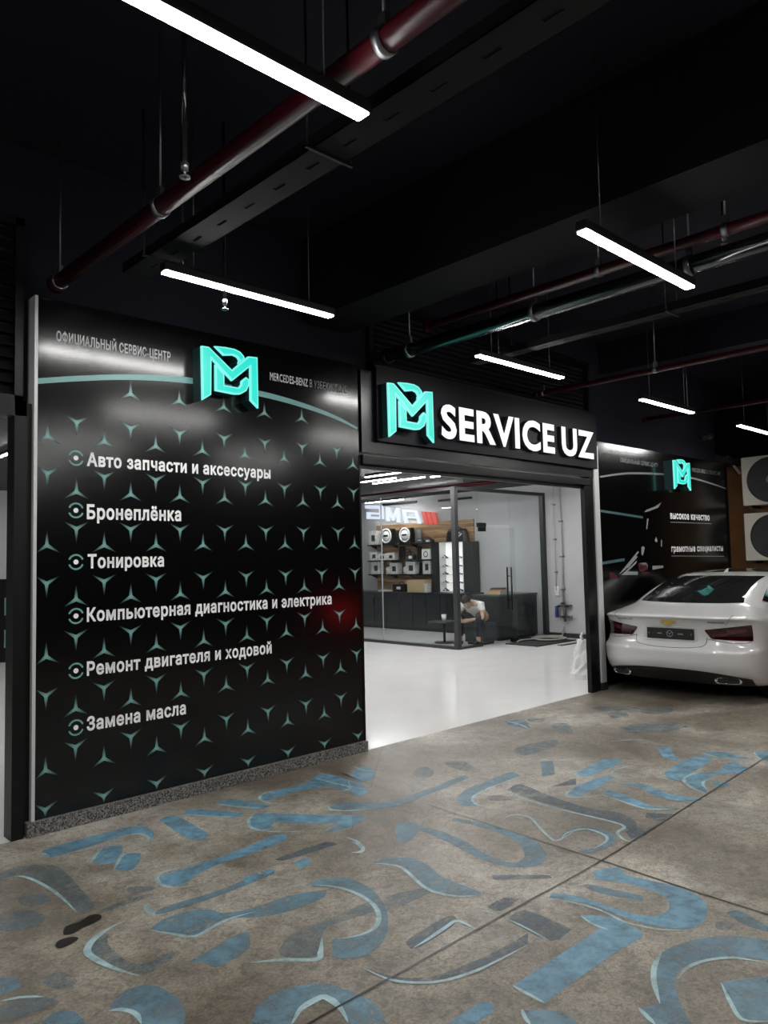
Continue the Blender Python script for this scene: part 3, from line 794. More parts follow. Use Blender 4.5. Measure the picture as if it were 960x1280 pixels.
# lights
for sg, nm in ((1, 'left'), (-1, 'right')):
    def tl(u, v, sg=sg, a=(.40, .49), b=(.800, .800), zt=(.792, .838, .845), zb=(.765, .695, .685)):
        pass
    def fn(u, v, sg=sg, in0=.385, out=.815, k=0.0):
        # u along from the pointed inner tip to the outer end, v up
        dy = lerp(in0, out, u); zt = .787+.062*u; zb = max(.690-.004*u, .770-.085*u/.16) if u < .16 else .690-.012*u
        z = lerp(zb, zt, v); return ('rear', r_at_z(z, sg*dy), ang(r_at_z(z, sg*dy), sg*dy))
    tlp = patch('tail_light', 'tail', fn, 22, 6, .008)
    def fn2(u, v, sg=sg):
        dy = lerp(.46, .60, u); z = lerp(.712+.012*u, .732+.02*u, v); return ('rear', r_at_z(z, sg*dy), ang(r_at_z(z, sg*dy), sg*dy))
    patch('reverse_lens', 'tailclear', fn2, 8, 2, .011, tlp)
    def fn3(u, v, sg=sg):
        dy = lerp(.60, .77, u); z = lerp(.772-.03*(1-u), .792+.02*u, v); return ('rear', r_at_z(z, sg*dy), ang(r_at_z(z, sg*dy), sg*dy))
    patch('lens_glint', 'tailclear', fn3, 8, 2, .011, tlp)  # glint on the tail light, put in as a paler patch
# rear glass
def fg(u, v):
    r = lerp(15.25, 18.75, v); hw = lerp(.60, .545, v)*(1-.04*math.sin(math.pi*v)); dy = lerp(-hw, hw, u)
    bow = .28*(1-(2*u-1)**2)*(0 if v > .5 else 1)*(1-2*v)
    r = r-bow*.6+.15*(1-(2*u-1)**2)*v; return ('rear', r, ang(r, dy))
patch('rear_window', 'carglass', fg, 24, 14, .005)
# side glass, right and left
for sd in ('right', 'left'):
    def fs_(u, v, sd=sd):
        r = lerp(15.6, 18.9, v); q = lerp(-.02+.13*v, .96-.12*v, u); return (sd, r, max(0, min(1, q)))
    patch('side_window', 'carglass', fs_, 20, 8, .005)
def fq(u, v):
    r = lerp(15.8, 18.4, v); q = lerp(-70-6*v, -88, u); return ('rear', r, q)
qw = patch('quarter_window', 'carglass', fq, 8, 6, .005)
def fdec(u, v):
    r = lerp(16.3, 17.6, v); q = lerp(-74, -86, u); return ('rear', r, q)
mb = MB()
for (a, b) in (((0, .1), (.12, .95)), ((.12, .95), (.5, .5)), ((.5, .5), (.9, .95)), ((.9, .95), (1, .1)), ((.3, .1), (.7, .2)), ((.3, .1), (.3, .6))):
    p = [cpos(fdec(lerp(a[0], b[0], t), lerp(a[1], b[1], t))[1], 'rear', fdec(lerp(a[0], b[0], t), 0)[2])+cnorm(17, 'rear', -80)*.012 for t in (0, .33, .66, 1)]
    mb.tube(p, .010, 5)
cput(mb, 'window_decal', 'tealprint', qw)
def fw_(u, v):
    r = lerp(15.6, 18.8, v); return ('front', r, lerp(-52, 52, u))
patch('windscreen', 'carglass', fw_, 20, 8, .005)
mb = MB(); mb.grid([[cpos(r, 'rear', q)+Vector((0, 0, .006)) for q in range(-60, 61, 10)] for r in (19.9, 20.4, 21, 21.6, 22)]); cput(mb, 'sunroof', 'carglass')
# seams
def seam(name, pts, w_, m='seam'):
    mb = MB(); q = smooth([(a, b, 0) for a, b in pts], 6, False); mb.tube([on_rear(a, b, .0005) for a, b, _ in q], w_, 5); return cput(mb, name, m)
seam('boot_seam', [(.40, .70), (.395, .64), (.35, .607), (.2, .588), (0, .583), (-.2, .588), (-.35, .607), (-.395, .64), (-.40, .70)], .0035)
for sg in (1, -1): seam('bumper_seam', [(sg*.405, .69), (sg*.52, .67), (sg*.66, .655), (sg*.78, .66), (sg*.81, .69)], .003)
for sg in (1, -1): seam('boot_lid_seam', [(sg*.60, .84), (sg*.63, .88), (sg*.655, .915), (sg*.66, .94)], .003)
# lower valance and exhausts
def fv(u, v):
    dy = lerp(-.80, .80, u); top = .365-.075*abs(2*u-1)**3; z = lerp(.205, top, v); r = r_at_z(z, dy); return ('rear', r, ang(r, dy))
patch('lower_valance', 'carblack', fv, 30, 6, .005)
for sg in (1, -1):
    c = on_rear(sg*.60, .275, .0)
    o = on_rear(sg*.60, .262, .02)
    prof = []
    for k in range(28):
        a = 2*math.pi*k/28; prof.append((spow(math.cos(a), .55)*.118, spow(math.sin(a), .6)*.032))
    tx = (on_rear(sg*.68, .265)-on_rear(sg*.52, .265)).normalized()
    base = on_rear(sg*.60, .275, .012)
    mb = MB(); rows_ = []
    for k_, dx in ((1.0, .0), (1.12, -.014), (.94, -.018), (.90, -.004), (.88, .05)):
        rows_.append([base+tx*(p[0]*k_)+Vector((dx, 0, p[1]*k_ - .010*p[0]/.118*0)) for p in prof])
    mb.grid(rows_, 0, True); ex = cput(mb, 'exhaust_tip', 'chrome')
    mb = MB(); mb.poly([base+tx*(p[0]*.9)+Vector((-.002, 0, p[1]*.9)) for p in prof]); cput(mb, 'exhaust_opening', 'carblack', ex)
# plate
pc = on_rear(-.005, .727, .016)
mb = MB(); mb.box((pc.x-.006, pc.y-.265, .669), (pc.x+.02, pc.y+.265, .785), 0, .004); pl_ = cput(mb, 'number_plate', 'carblack')
mb = MB(); rr = []
for r0 in (.036, .030):
    rr.append([Vector((pc.x-.0075, pc.y+r0*math.cos(a*math.pi/12), .727+r0*math.sin(a*math.pi/12))) for a in range(24)])
mb.grid(rr, 0, True)
for (y0, y1, z0, z1) in ((.09, .14, .722, .732), (-.09, -.15, .722, .732), (.235, .245, .722, .732), (-.235, -.245, .722, .732)):
    mb.grid([[Vector((pc.x-.0075, pc.y+y0, z0)), Vector((pc.x-.0075, pc.y+y1, z0))], [Vector((pc.x-.0075, pc.y+y0, z1)), Vector((pc.x-.0075, pc.y+y1, z1))]])
for a in range(3):
    q = a*2.094+.5; mb.tube([Vector((pc.x-.0075, pc.y, .727)), Vector((pc.x-.0075, pc.y+.03*math.cos(q), .727+.03*math.sin(q)))], .002, 4)
cput(mb, 'plate_mark', 'greyprint', pl_)
ph = MB(); q_ = [(.30, .80), (.30, .665), (.27, .648), (-.27, .648), (-.30, .665), (-.30, .80), (.30, .80)]
ph.tube([on_rear(a, b, .001) for a, b in [(lerp(q_[i][0], q_[i+1][0], t/6), lerp(q_[i][1], q_[i+1][1], t/6)) for i in range(6) for t in range(6)]], .004, 5); cput(ph, 'plate_recess_edge', 'carpaint')
# emblem: a wide gold cross with slanted ends, silver rim
def emb(s, off, thick):
    o = on_rear(.0, .862, off); pts = [(-.085, -.02), (-.03, -.02), (-.036, -.037), (.026, -.037), (.032, -.02), (.075, -.02), (.085, .018), (.033, .018), (.038, .037), (-.026, .037), (-.031, .018), (-.076, .018)]
    mb = MB(); mb.prism([o+Vector((0, -a*s, b*s)) for a, b in pts], (thick, 0, 0)); return mb
e1 = cput(emb(1.12, .006, .02), 'emblem', 'chrome'); cput(emb(.93, .009, .01), 'emblem_face', 'gold', e1)
def car_text(s, dy, z, wd, cap, name):
    me = text_mesh(s, .02); a = bounds(me); c0, c1 = caph(.02); sx = wd/(a[1]-a[0]); sz_ = cap/(c1-c0)
    for v in me.vertices:
        u = (v.co.x-a[0])*sx; h = (v.co.y-c0)*sz_; v.co = on_rear(dy-u, z+h, .004)-car0
    me.materials.append(M['frame']); me.name = name; o = bpy.data.objects.new(name, me); COL.objects.link(o); o.parent = car
car_text('MALIBU 2.0T', .62, .862, .20, .022, 'badge_lettering'); car_text('PREMIER', -.43, .857, .17, .022, 'badge_lettering')
# shark fin, mirrors, wheels
mb = MB(); p = at(893, 714, 0, CX+1.75); zb = 1.355
mb.grid([[Vector((CX+1.62+.0, CY-.02+s*.03, zb)), Vector((CX+1.68, CY-.02+s*.012, zb+.045)), Vector((CX+1.78, CY-.02+s*.012, zb+.05)), Vector((CX+1.90, CY-.02+s*.025, zb+.015))] for s in (-1, -.4, .4, 1)])
cput(mb, 'roof_aerial', 'carpaint')
mb = MB(); mb.ball((CX+3.32, CY-.96, .99), (.07, .11, .075)); mb.box((CX+3.28, CY-.90, .94), (CX+3.36, CY-.80, .98)); cput(mb, 'side_mirror', 'carpaint')
mb = MB(); mb.ball((CX+3.25, CY+.865, .99), (.11, .05, .075)); cput(mb, 'side_mirror', 'carpaint')
for xx in (1.02, 3.85):
    for sg in (1, -1):
        o = (CX+xx, CY+sg*.755, .325)
        mb = MB(); mb.lathe([(.20, -.11), (.30, -.115), (.325, -.09), (.325, .09), (.30, .115), (.20, .11), (.20, -.11)], o, 'y', 36); wh = cput(mb, 'wheel', 'rubber')
        mb = MB(); yo = sg*.10
        mb.lathe([(.215, yo*.6), (.222, yo*1.1), (.205, yo*1.12), (.20, yo*.4), (.001, yo*.3)], o, 'y', 36)
        for k in range(10):
            a = k*math.pi/5; mb.tube([Vector(o)+Vector((math.cos(a)*.03, yo*.95, math.sin(a)*.03)), Vector(o)+Vector((math.cos(a)*.21, yo*1.05, math.sin(a)*.21))], .014, 6)
        cput(mb, 'rim', 'chrome', wh)
        # dark wheel arch lining just proud of the flank
        mb = MB(); yy = CY+sg*.892
        arc_ = [Vector((CX+xx+math.cos(a*math.pi/16)*.385, yy, .325+math.sin(a*math.pi/16)*.385)) for a in range(-3, 20)]
        mb.prism(arc_, (0, -sg*.10, 0)); cput(mb, 'wheel_arch', 'carblack')
        mb = MB(); mb.lathe([(.20, yo*1.42), (.30, yo*1.45), (.325, yo*1.36), (.325, yo*1.2), (.20, yo*1.2), (.20, yo*1.42)], o, 'y', 36)
        mb.lathe([(.20, yo*1.38), (.19, yo*1.40), (.185, yo*1.38), (.05, yo*1.36), (.001, yo*1.36)], o, 'y', 30, 1); cput(mb, 'hub_cap', ['rubber', 'chrome'], wh)

# ================================================================== showroom: lights, pipes
G2 = 'ceiling lights inside the showroom'
ZS = 3.08
for (px0, py0, px1, py1, lb) in ((455, 597, 510, 590, 'longest showroom tube light just under the fascia shutter box'), (478, 606, 523, 595, 'showroom tube light above the reflected sign letters'), (540, 597, 566, 593, 'showroom tube light nearest the tall corner post of the glass office'), (450, 603.5, 463, 602, 'showroom tube light half hidden by the edge of the list board')):
    a, b = at(px0, py0, 2, 2.98), at(px1, py1, 2, 2.98); L = min(1.3, max(.9, abs(a.y-b.y)))
    t = tube_light(-L/2, L/2, 0, 2.98, lb, G2, 'tubein', 'x', ZS, .042); t.location = ((a.x+b.x)/2, max(a.y, b.y)-L/2, 2.98); t.rotation_euler = (0, 0, math.pi/2)
for (x, y0) in ((9.0, 6.2), (6.6, 8.6), (5.0, 6.4), (7.0, 6.0), (9.0, 12.0), (3.0, 9.5), (5.0, 12.5), (11.4, 6.6), (1.8, 7.0), (11.2, 9.6), (12.3, 12.2)):
    t = tube_light(-.65, .65, 0, 2.98, 'showroom tube light farther inside the white floored hall', G2, 'tubein', 'x', ZS, .042)
    t.location = (x, y0+.65, 2.98); t.rotation_euler = (0, 0, math.pi/2)
p0, p1 = at(452, 617.5, 2, 2.94), at(640, 603, 2, 2.94); xp = (p0.x+p1.x)/2
t = thing('sprinkler_pipe', 'dark red pipe under the black showroom ceiling seen through the opening', 'pipe', None, (xp, p1.y, 2.94))
mb = MB(); mb.tube([(0, 0, 0), (0, 15.2-p1.y, 0)], .035, 12); mb.build('pipe_run', 'redpipe', t)
mb = MB(); mb.tube([(0, -.22, 0), (0, .02, 0)], .05, 12); mb.build('valve_body', 'blackmetal', t)
for yy in (.8, 3.2):
    mb = MB(); mb.tube([(0, yy, .03), (0, yy, .14)], .006, 6); mb.build('hanger_rod', 'zinc', t)
# second dark ceiling step towards the right wall
struct(slab('ceiling_bulkhead', (12.2, YW+.3, 3.12), (12.95, 9.9, 3.75), 'greywall')) if False else None

# glass office
gx, gy, gh = 10.2, 8.85, 2.83
gp = thing('glass_partition', 'frame and clear panes of the glass walled office inside the showroom', 'glass partition', None, (gx, gy, 0)); g0 = Vector(gp.location)
mb = MB(); d = .045
mb.box((gx-d, gy-d, 0), (gx+d, gy+d, gh)); mb.box((12.86, gy-d, 0), (12.949, gy+d, gh)); mb.box((gx-d, gy-d, gh), (12.949, gy+d, gh+.06))
mb.box((gx-d, gy+d, gh), (gx+d, 15.2, gh+.05)); mb.box((gx-d, gy+d, 0), (gx+d, 15.2, .05)); mb.box((11.80, gy-d, 0), (12.86, gy+d, .04)); mb.box((gx+d, gy-d, 0), (10.84, gy+d, .04))
o = mb.build('partition_frame', 'frame', gp); o.data.transform(Matrix.Translation(-g0))
def pane(a, b, par, base, nm='glass_pane'):
    o = MB().box(Vector(a)-base, Vector(b)-base).build(nm, 'glass', par); return o
ys = [gy+d, 10.75, 12.65, 15.2]
for a, b in zip(ys, ys[1:]): pane((gx-.006, a+.004, .05), (gx+.006, b-.004, gh), gp, g0)
pane((gx+d, gy-.006, .04), (10.84, gy+.006, gh), gp, g0); pane((11.80, gy-.006, .04), (12.86, gy+.006, gh), gp, g0); pane((10.845, gy-.006, 2.22), (11.795, gy+.006, gh), gp, g0)
for yj in ys[1:3]:
    o = slab('joint_strip', (gx-.010, yj-.008, .05), (gx+.010, yj+.008, gh), 'greyprint', gp); o.data.transform(Matrix.Translation(-g0))
o = MB().box((10.84, gy-.03, 2.17), (11.05, gy+.03, 2.25)).build('patch_fitting', 'blackmetal', gp); o.data.transform(Matrix.Translation(-g0))
gd = thing('glass_door', 'clear glass office door standing ajar with long black pull handles', 'door', None, (10.86, gy, 0), math.radians(-9))
MB().box((.0, -.006, .02), (.90, .006, 2.16)).build('door_leaf', 'glass', gd)
MB().box((.74, -.03, .015), (.90, .03, .09), 0, .004).build('patch_fitting', 'blackmetal', gd)
MB().box((0, -.025, 2.09), (.16, .025, 2.168), 0, .004).build('patch_fitting', 'blackmetal', gd)
for s in (-1, 1):
    mb = MB(); mb.tube([(.74, s*.055, .62), (.74, s*.055, 1.42)], .016, 10)
    for z in (.8, 1.25): mb.tube([(.74, s*.055, z), (.74, s*.007, z)], .009, 8)
    mb.build('pull_handle', 'blackmetal', gd)

# right wall: wood panel, shelves, dark columns, lit unit
XW = 12.95
def c4(x, y, xx=12.68): return at(450+x/6.4, 610+y/6.4, 0, xx)
a, b = c4(130, 300, 12.91), c4(905, 245, 12.91)
wp = slab('oak_backing_panel', (12.91, b.y, .86), (12.948, a.y, 2.46), 'wood'); tag(wp, 'striped oak backing panel behind the showroom shelves', 'wall panel')
SH = [1.985, 1.60, 1.265]
for i, (z, lb) in enumerate(zip(SH, ('black top shelf holding bags and round badges', 'black middle shelf holding small white boxes', 'black lower shelf holding tall white packs'))):
    y0, y1 = c4(575 if i else 610, 400).y, c4(66, 400).y
    t = thing('wall_shelf', lb, 'shelf', None, (12.78, (y0+y1)/2, z))
    mb = MB(); mb.box((-.13, (y0-y1)/2, -.03), (.13, (y1-y0)/2, 0)); mb.build('shelf_plank', 'blackmetal', t)
    for s in (-1, -.3, .3, 1):
        mb = MB(); yy = s*(y1-y0)/2*.94; mb.prism([Vector((.13, yy, -.03)), Vector((-.1, yy, -.03)), Vector((.13, yy, -.12))], (0, .015, 0)); mb.build('bracket', 'blackmetal', t)
def column(cx0, cx1, lb):
    y1, y0 = c4(cx0, 600, 12.7).y, c4(cx1, 600, 12.7).y
    t = thing('display_column', lb, 'cabinet', None, (12.8, (y0+y1)/2, .86))
    MB().box((-.12, (y0-y1)/2, 0), (.105, (y1-y0)/2, 1.11), 0, .004).build('column_body', 'charcoal', t)
    MB().box((-.125, (y0-y1)/2+.03, .03), (-.119, (y1-y0)/2-.03, 1.08)).build('door', 'charcoal', t)
column(575, 638, 'dark charcoal column between the black shelves and the lit shelf unit'); column(832, 905, 'dark charcoal column at the outer side of the lit shelf unit')
y1, y0 = c4(640, 600, 12.7).y, c4(830, 600, 12.7).y
lu = thing('lit_shelf_unit', 'bright white lit shelf unit between two charcoal columns', 'shelf unit', None, (12.8, (y0+y1)/2, .86)); hw = (y1-y0)/2-.003
MB().box((.09, -hw, 0), (.105, hw, 1.11)).build('lit_back', 'lit', lu)
mb = MB(); mb.box((-.12, -hw, 1.09), (.09, hw, 1.11)); mb.box((-.12, -hw, 0), (.09, hw, .02)); mb.box((-.12, -hw, 0), (.09, -hw+.015, 1.11)); mb.box((-.12, hw-.015, 0), (.09, hw, 1.11)); mb.build('carcass', 'plastic', lu)
LZ = [.19, .38, .56, .74]
for z in LZ: MB().box((-.11, -hw+.016, z), (.089, hw-.016, z+.012)).build('glass_shelf', 'plastic', lu)
# things on the shelves: (left, right, top in the sight of the photo, kind)
def item(kind, cx0, cx1, ctop, zb, lb, cat, grp=None, dep=.16, xx=12.70):
    y1, y0 = c4(cx0, 600, xx).y, c4(cx1, 600, xx).y; ztop = c4((cx0+cx1)/2, ctop, xx).z; h = max(.03, ztop-zb); wd = y1-y0
    t = thing({'pack': 'product_box', 'bottle': 'bottle', 'badge': 'badge_bag', 'board': 'sample_board', 'bag': 'carry_bag', 'sq': 'speaker_box', 'small': 'spare_part'}[kind], lb, cat, grp, (xx+dep/2, (y0+y1)/2, zb+.001)); hw = wd/2
    if kind == 'pack':
        MB().box((-dep/2, -hw, 0), (dep/2, hw, h), 0, .006).build('carton', 'paper', t)
        MB().box((-dep/2-.001, -hw*.55, h*.25), (-dep/2+.001, hw*.35, h*.7)).build('printed_label', 'charcoal', t)
        MB().box((-dep*.4, -hw*.98, h-.004), (dep*.4, hw*.98, h+.003)).build('lid_flap', 'plastic', t)
    elif kind == 'bottle':
        mb = MB(); mb.lathe([(.001, 0), (hw, .0), (hw, h*.62), (hw*.45, h*.8), (hw*.35, h*.85)], (0, 0, 0), 'z', 16); mb.build('bottle_body', 'plastic', t)
        mb = MB(); mb.lathe([(hw*.4, h*.84), (hw*.4, h), (.001, h)], (0, 0, 0), 'z', 12); mb.build('cap', 'blackmetal', t)
    elif kind == 'badge':
        mb = MB(); mb.prism([(-dep/2, -hw*1.1, 0), (dep/2, -hw*1.1, 0), (dep/2, -hw*.9, h*.95), (-dep*.3, -hw*.9, h*.95)], (0, hw*2.0, 0)); mb.build('case', 'blackmetal', t)
        mb = MB(); c = (-dep/2-.012, 0, h*.52); R = min(hw, h*.5)
        mb.lathe([(R, .02), (R, 0), (R*.8, -.004), (R*.8, .02)], c, 'x', 28); mb.build('badge_ring', 'plastic', t)
        mb = MB(); mb.lathe([(R*.66, .01), (R*.62, -.002), (.001, -.003)], c, 'x', 28); mb.box((c[0]-.006, -R*.45, c[2]-R*.12), (c[0], R*.45, c[2]+R*.12), 1); mb.build('badge_face', ['plastic', 'blackmetal'], t)
    elif kind == 'board':
        mb = MB(); mb.prism([(-dep*.45, -hw, 0), (-dep*.35, -hw, 0), (dep*.45, -hw*.1, h), (dep*.35, -hw*.1, h)], (0, hw*1.1, 0)); mb.build('sample_panel', 'blackmetal', t)
        MB().box((-dep*.4, -hw*.6, 0), (dep*.4, hw*.6, .012)).build('stand_foot', 'frame', t)
    elif kind == 'bag':
        rows_ = []
        for k in range(7):
            z = h*k/6; s = 1-.22*(k/6)**2
            rows_.append([Vector((math.cos(a*math.pi/10)*dep/2*s, (abs(math.sin(a*math.pi/10))**.6*math.copysign(1, math.sin(a*math.pi/10)))*hw*s, z+(.01*math.sin(a*1.7) if k == 6 else 0))) for a in range(20)])
        mb = MB(); vs = mb.grid(rows_, 0, True); mb.b.faces.new(vs[-1]); mb.build('bag_body', 'blackmetal', t)
        mb = MB(); mb.prism([Vector((-dep/2-.004, a*hw, b*h)) for a, b in ((.25, .25), (.05, .25), (-.55, .75), (-.35, .75))], (.006, 0, 0)); mb.prism([Vector((-dep/2-.004, a*hw, b*h)) for a, b in ((-.05, .2), (-.2, .2), (-.72, .62), (-.6, .66))], (.006, 0, 0)); mb.build('bag_print', 'plastic', t)
        mb = MB(); mb.tube([(0, -hw*.4, h*.95), (0, -hw*.25, h*1.18), (0, hw*.25, h*1.18), (0, hw*.4, h*.95)], .008, 6); mb.build('bag_handle', 'blackmetal', t)
    elif kind == 'sq':
        MB().box((-dep/2, -hw, 0), (dep/2, hw, h), 0, .008).build('carton', 'plastic', t)
        mb = MB(); mb.lathe([(h*.30, .01), (h*.30, -.004), (h*.14, .004), (.001, .002)], (-dep/2, 0, h/2), 'x', 20); mb.build('speaker_cone', 'blackmetal', t)
    else:
        mb = MB(); mb.box((-dep*.3, -hw, 0), (dep*.3, hw, h*.45), 0, .004); mb.tube([(0, -hw*.7, h*.4), (0, hw*.5, h*.95)], h*.16+.003, 8); mb.build('part_body', 'frame', t)
        MB().box((-dep*.31, -hw*.5, h*.1), (-dep*.29, hw*.4, h*.4)).build('label', 'plastic', t)
    return t
z = SH[0]
item('pack', 75, 138, 345, z, 'white and black pack at the far end of the top shelf', 'box')
item('badge', 172, 255, 322, z, 'black case with round white badge beside the far end of the top shelf', 'case')
item('badge', 320, 405, 312, z, 'black case with round white badge midway along the top shelf', 'case')
item('board', 255, 318, 335, z, 'slanted black sample board between the two round badges', 'sample board')
item('board', 410, 500, 330, z, 'slanted black sample board right after the second round badge', 'sample board')
item('small', 440, 500, 384, z, 'small part lying on the top shelf under the slanted board', 'car part')
item('small', 505, 570, 386, z, 'small part lying at the column end of the top shelf', 'car part')
z = SH[1]
item('pack', 80, 138, 512, z, 'white box at the far end of the middle shelf', 'box'); item('pack', 142, 208, 528, z, 'flat white box second along the middle shelf', 'box')
item('pack', 213, 275, 520, z, 'cream box third along the middle shelf', 'box'); item('board', 282, 362, 468, z, 'slanted black sample board midway along the middle shelf', 'sample board')
item('small', 366, 422, 498, z, 'black gadget between two slanted boards on the middle shelf', 'car part'); item('board', 428, 490, 466, z, 'slanted black sample board next to the white speaker box', 'sample board')
item('sq', 495, 560, 488, z, 'white square box with a black round speaker on the middle shelf', 'speaker')
z = SH[2]
item('pack', 90, 155, 592, z, 'tall white pack at the far end of the lower shelf', 'box'); item('bottle', 195, 226, 618, z, 'white bottle between tall packs near the far end of the lower shelf', 'bottle')
item('pack', 235, 300, 600, z, 'tall white pack second along the lower shelf', 'box'); item('bottle', 332, 360, 614, z, 'white bottle before the widest pack on the lower shelf', 'bottle')
item('pack', 365, 440, 590, z, 'widest white pack on the lower shelf', 'box'); item('board', 445, 495, 596, z, 'slanted black sample board on the lower shelf', 'sample board')
item('pack', 500, 560, 572, z, 'tallest white and black pack at the column end of the lower shelf', 'box')
item('bag', 672, 850, 330, 1.972, 'big black bag with white print on top of the lit shelf unit', 'bag', None, .2)
for k, z in enumerate([.02]+LZ):
    nm = ('bottom', 'second', 'middle', 'fourth', 'top')[k]
    item('small', 655, 690, 0 if 0 else [800, 742, 672, 612, 538][k], .86+z+(.012 if k else 0), 'small part on the shelf side near the post, %s level of the lit unit' % nm, 'car part', None, .1, 12.72)
    item('small', 762, 815, [805, 748, 680, 616, 545][k], .86+z+(.012 if k else 0), 'small part beyond the post on the %s level of the lit unit' % nm, 'car part', None, .1, 12.72)
# counter cabinets along the wall
yc = [14.6, 13.75, 12.9, 12.05, 11.2, 10.45]
for i, (a, b) in enumerate(zip(yc, yc[1:])):
    t = thing('counter_cabinet', ('charcoal counter cabinet farthest inside under the shelves', 'charcoal counter cabinet second from the far end under the shelves', 'charcoal counter cabinet in the middle under the shelves', 'charcoal counter cabinet under the dark column', 'charcoal counter cabinet under the lit shelf unit')[i], 'cabinet', 'counter cabinets along the showroom wall', (12.65, (a+b)/2, 0)); hw = (a-b)/2-.002
    MB().box((-.28, -hw, .06), (.295, hw, .82)).build('cabinet_body', 'charcoal', t)
    for s in (-1, 1):
        dr = MB().box((-.296, s*hw/2-hw/2+.006, .09), (-.28, s*hw/2+hw/2-.006, .80), 0, .003).build('door', 'charcoal', t)
        mb = MB(); mb.tube([(-.305, s*.03, .55), (-.305, s*.03, .72)], .006, 6); mb.build('handle', 'blackmetal', dr)
    MB().box((-.25, -hw, 0), (.29, hw, .06)).build('toe_kick', 'blackmetal', t)
tag(slab('worktop', (12.33, yc[-1], .822), (12.948, yc[0], .855), 'charcoal', None, .003), 'long dark worktop over the charcoal counter cabinets', 'worktop')
def on_counter(cx, cy): return c4(cx, cy, 12.6)
p = on_counter(335, 830); t = thing('carry_bag', 'black folded bag on the worktop below the lower shelf', 'bag', None, (12.6, p.y, .856))
MB().box((-.12, -.20, 0), (.12, .20, .18), 0, .04).build('bag_body', 'blackmetal', t); MB().box((-.125, -.08, .06), (-.119, .05, .12)).build('bag_print', 'plastic', t)
mb = MB(); mb.tube([(0, -.1, .17), (0, -.06, .22), (0, .06, .22), (0, .1, .17)], .01, 6); mb.build('bag_handle', 'blackmetal', t)
p = on_counter(475, 830); t = thing('cardboard_box', 'kraft cardboard box on the worktop next to the black bag', 'box', None, (12.62, p.y, .856))
MB().box((-.14, -.27, 0), (.14, .27, .26), 0, .006).build('carton', 'tan', t); MB().box((-.142, -.28, .2), (.142, .28, .275), 0, .004).build('lid', 'tan', t); MB().box((-.145, -.36, 0), (-.02, -.28, .2)).build('white_sleeve', 'paper', t)
p = on_counter(225, 830); t = thing('paper_stack', 'low pile of papers on the worktop beside the black bag', 'papers', None, (12.55, p.y, .856))
MB().box((-.1, -.2, 0), (.1, .2, .03), 0, .004).build('sheets', 'paper', t); MB().box((-.09, -.17, .03), (.08, .16, .038)).build('top_sheet', 'plastic', t)
# reflections in the office glass, built as solid bars and glowing letters
for (x0, y0_, x1, y1_, lb) in ((180, 133, 450, 139, 'glass reflection built as a black bar behind the reflected sign letters'), (625, 93, 890, 112, 'glass reflection built as a black bar high above the oak panel')):
    a, b = c4(x0, (y0_+y1_)/2, 12.9), c4(x1, (y0_+y1_)/2, 12.9); t = thing('bar_reflection', lb, 'reflection', None, (12.93, (a.y+b.y)/2, a.z))
    L = abs(a.y-b.y)/2; MB().box((-.04, -L, -.025), (0, L, .025), 0, .004).build('reflected_bar', 'blackmetal', t)
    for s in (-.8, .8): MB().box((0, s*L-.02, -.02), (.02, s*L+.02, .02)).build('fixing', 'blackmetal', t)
sg_ = thing('sign_reflection', 'mirrored sign reflection built as glowing white and red letters over the oak panel', 'lit sign', None, (12.9, 13.0, 2.7)); s00 = Vector(sg_.location)
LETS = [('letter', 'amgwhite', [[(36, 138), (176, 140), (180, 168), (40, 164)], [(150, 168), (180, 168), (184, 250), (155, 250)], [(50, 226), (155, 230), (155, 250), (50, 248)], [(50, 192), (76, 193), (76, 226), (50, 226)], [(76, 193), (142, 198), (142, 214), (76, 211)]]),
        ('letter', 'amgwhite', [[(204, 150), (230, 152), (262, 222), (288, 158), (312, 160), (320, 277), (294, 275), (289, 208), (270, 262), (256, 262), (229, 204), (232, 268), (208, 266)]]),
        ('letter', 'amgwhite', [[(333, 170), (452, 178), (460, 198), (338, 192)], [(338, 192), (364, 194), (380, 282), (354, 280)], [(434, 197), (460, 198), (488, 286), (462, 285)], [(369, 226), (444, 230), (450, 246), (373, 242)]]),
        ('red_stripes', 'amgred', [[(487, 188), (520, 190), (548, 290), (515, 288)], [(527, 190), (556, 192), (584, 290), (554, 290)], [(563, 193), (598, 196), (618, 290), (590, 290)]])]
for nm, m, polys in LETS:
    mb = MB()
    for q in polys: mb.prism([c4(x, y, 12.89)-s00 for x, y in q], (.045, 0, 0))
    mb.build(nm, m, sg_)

# reception desk and the things on it
t = thing('reception_desk', 'charcoal reception desk inside the glass office beside the grey wall', 'desk', None, (11.70, 9.08, 0))
MB().box((0, .0, .05), (1.24, .62, .84), 0, .005).build('desk_body', 'charcoal', t); MB().box((-.03, -.02, .84), (1.245, .66, .875), 0, .004).build('desk_top', 'desktop', t)
MB().box((.02, -.008, .08), (.58, .0, .80), 0, .003).build('front_panel', 'charcoal', t); MB().box((.61, -.008, .08), (1.22, .0, .80), 0, .003).build('front_panel', 'charcoal', t); MB().box((.03, .02, 0), (1.17, .6, .05)).build('toe_kick', 'blackmetal', t)
p = at(621, 741, 2, .876); 
t = thing('binder', 'cream binder lying on the reception desk', 'binder', None, (12.15, 9.45, .876), .2)
MB().box((-.2, -.14, 0), (.2, .14, .07), 0, .008).build('pages', 'tan', t); MB().box((-.21, -.15, .0), (.21, -.13, .075)).build('spine', 'paper', t)
t = thing('folder', 'orange folder resting on top of the cream binder', 'folder', None, (12.16, 9.45, .953), .35)
MB().box((-.19, -.13, 0), (.19, .13, .02), 0, .004).build('cover', 'orange', t); MB().box((-.17, -.12, .02), (.15, .11, .045), 0, .004).build('dark_cover', 'blackmetal', t)
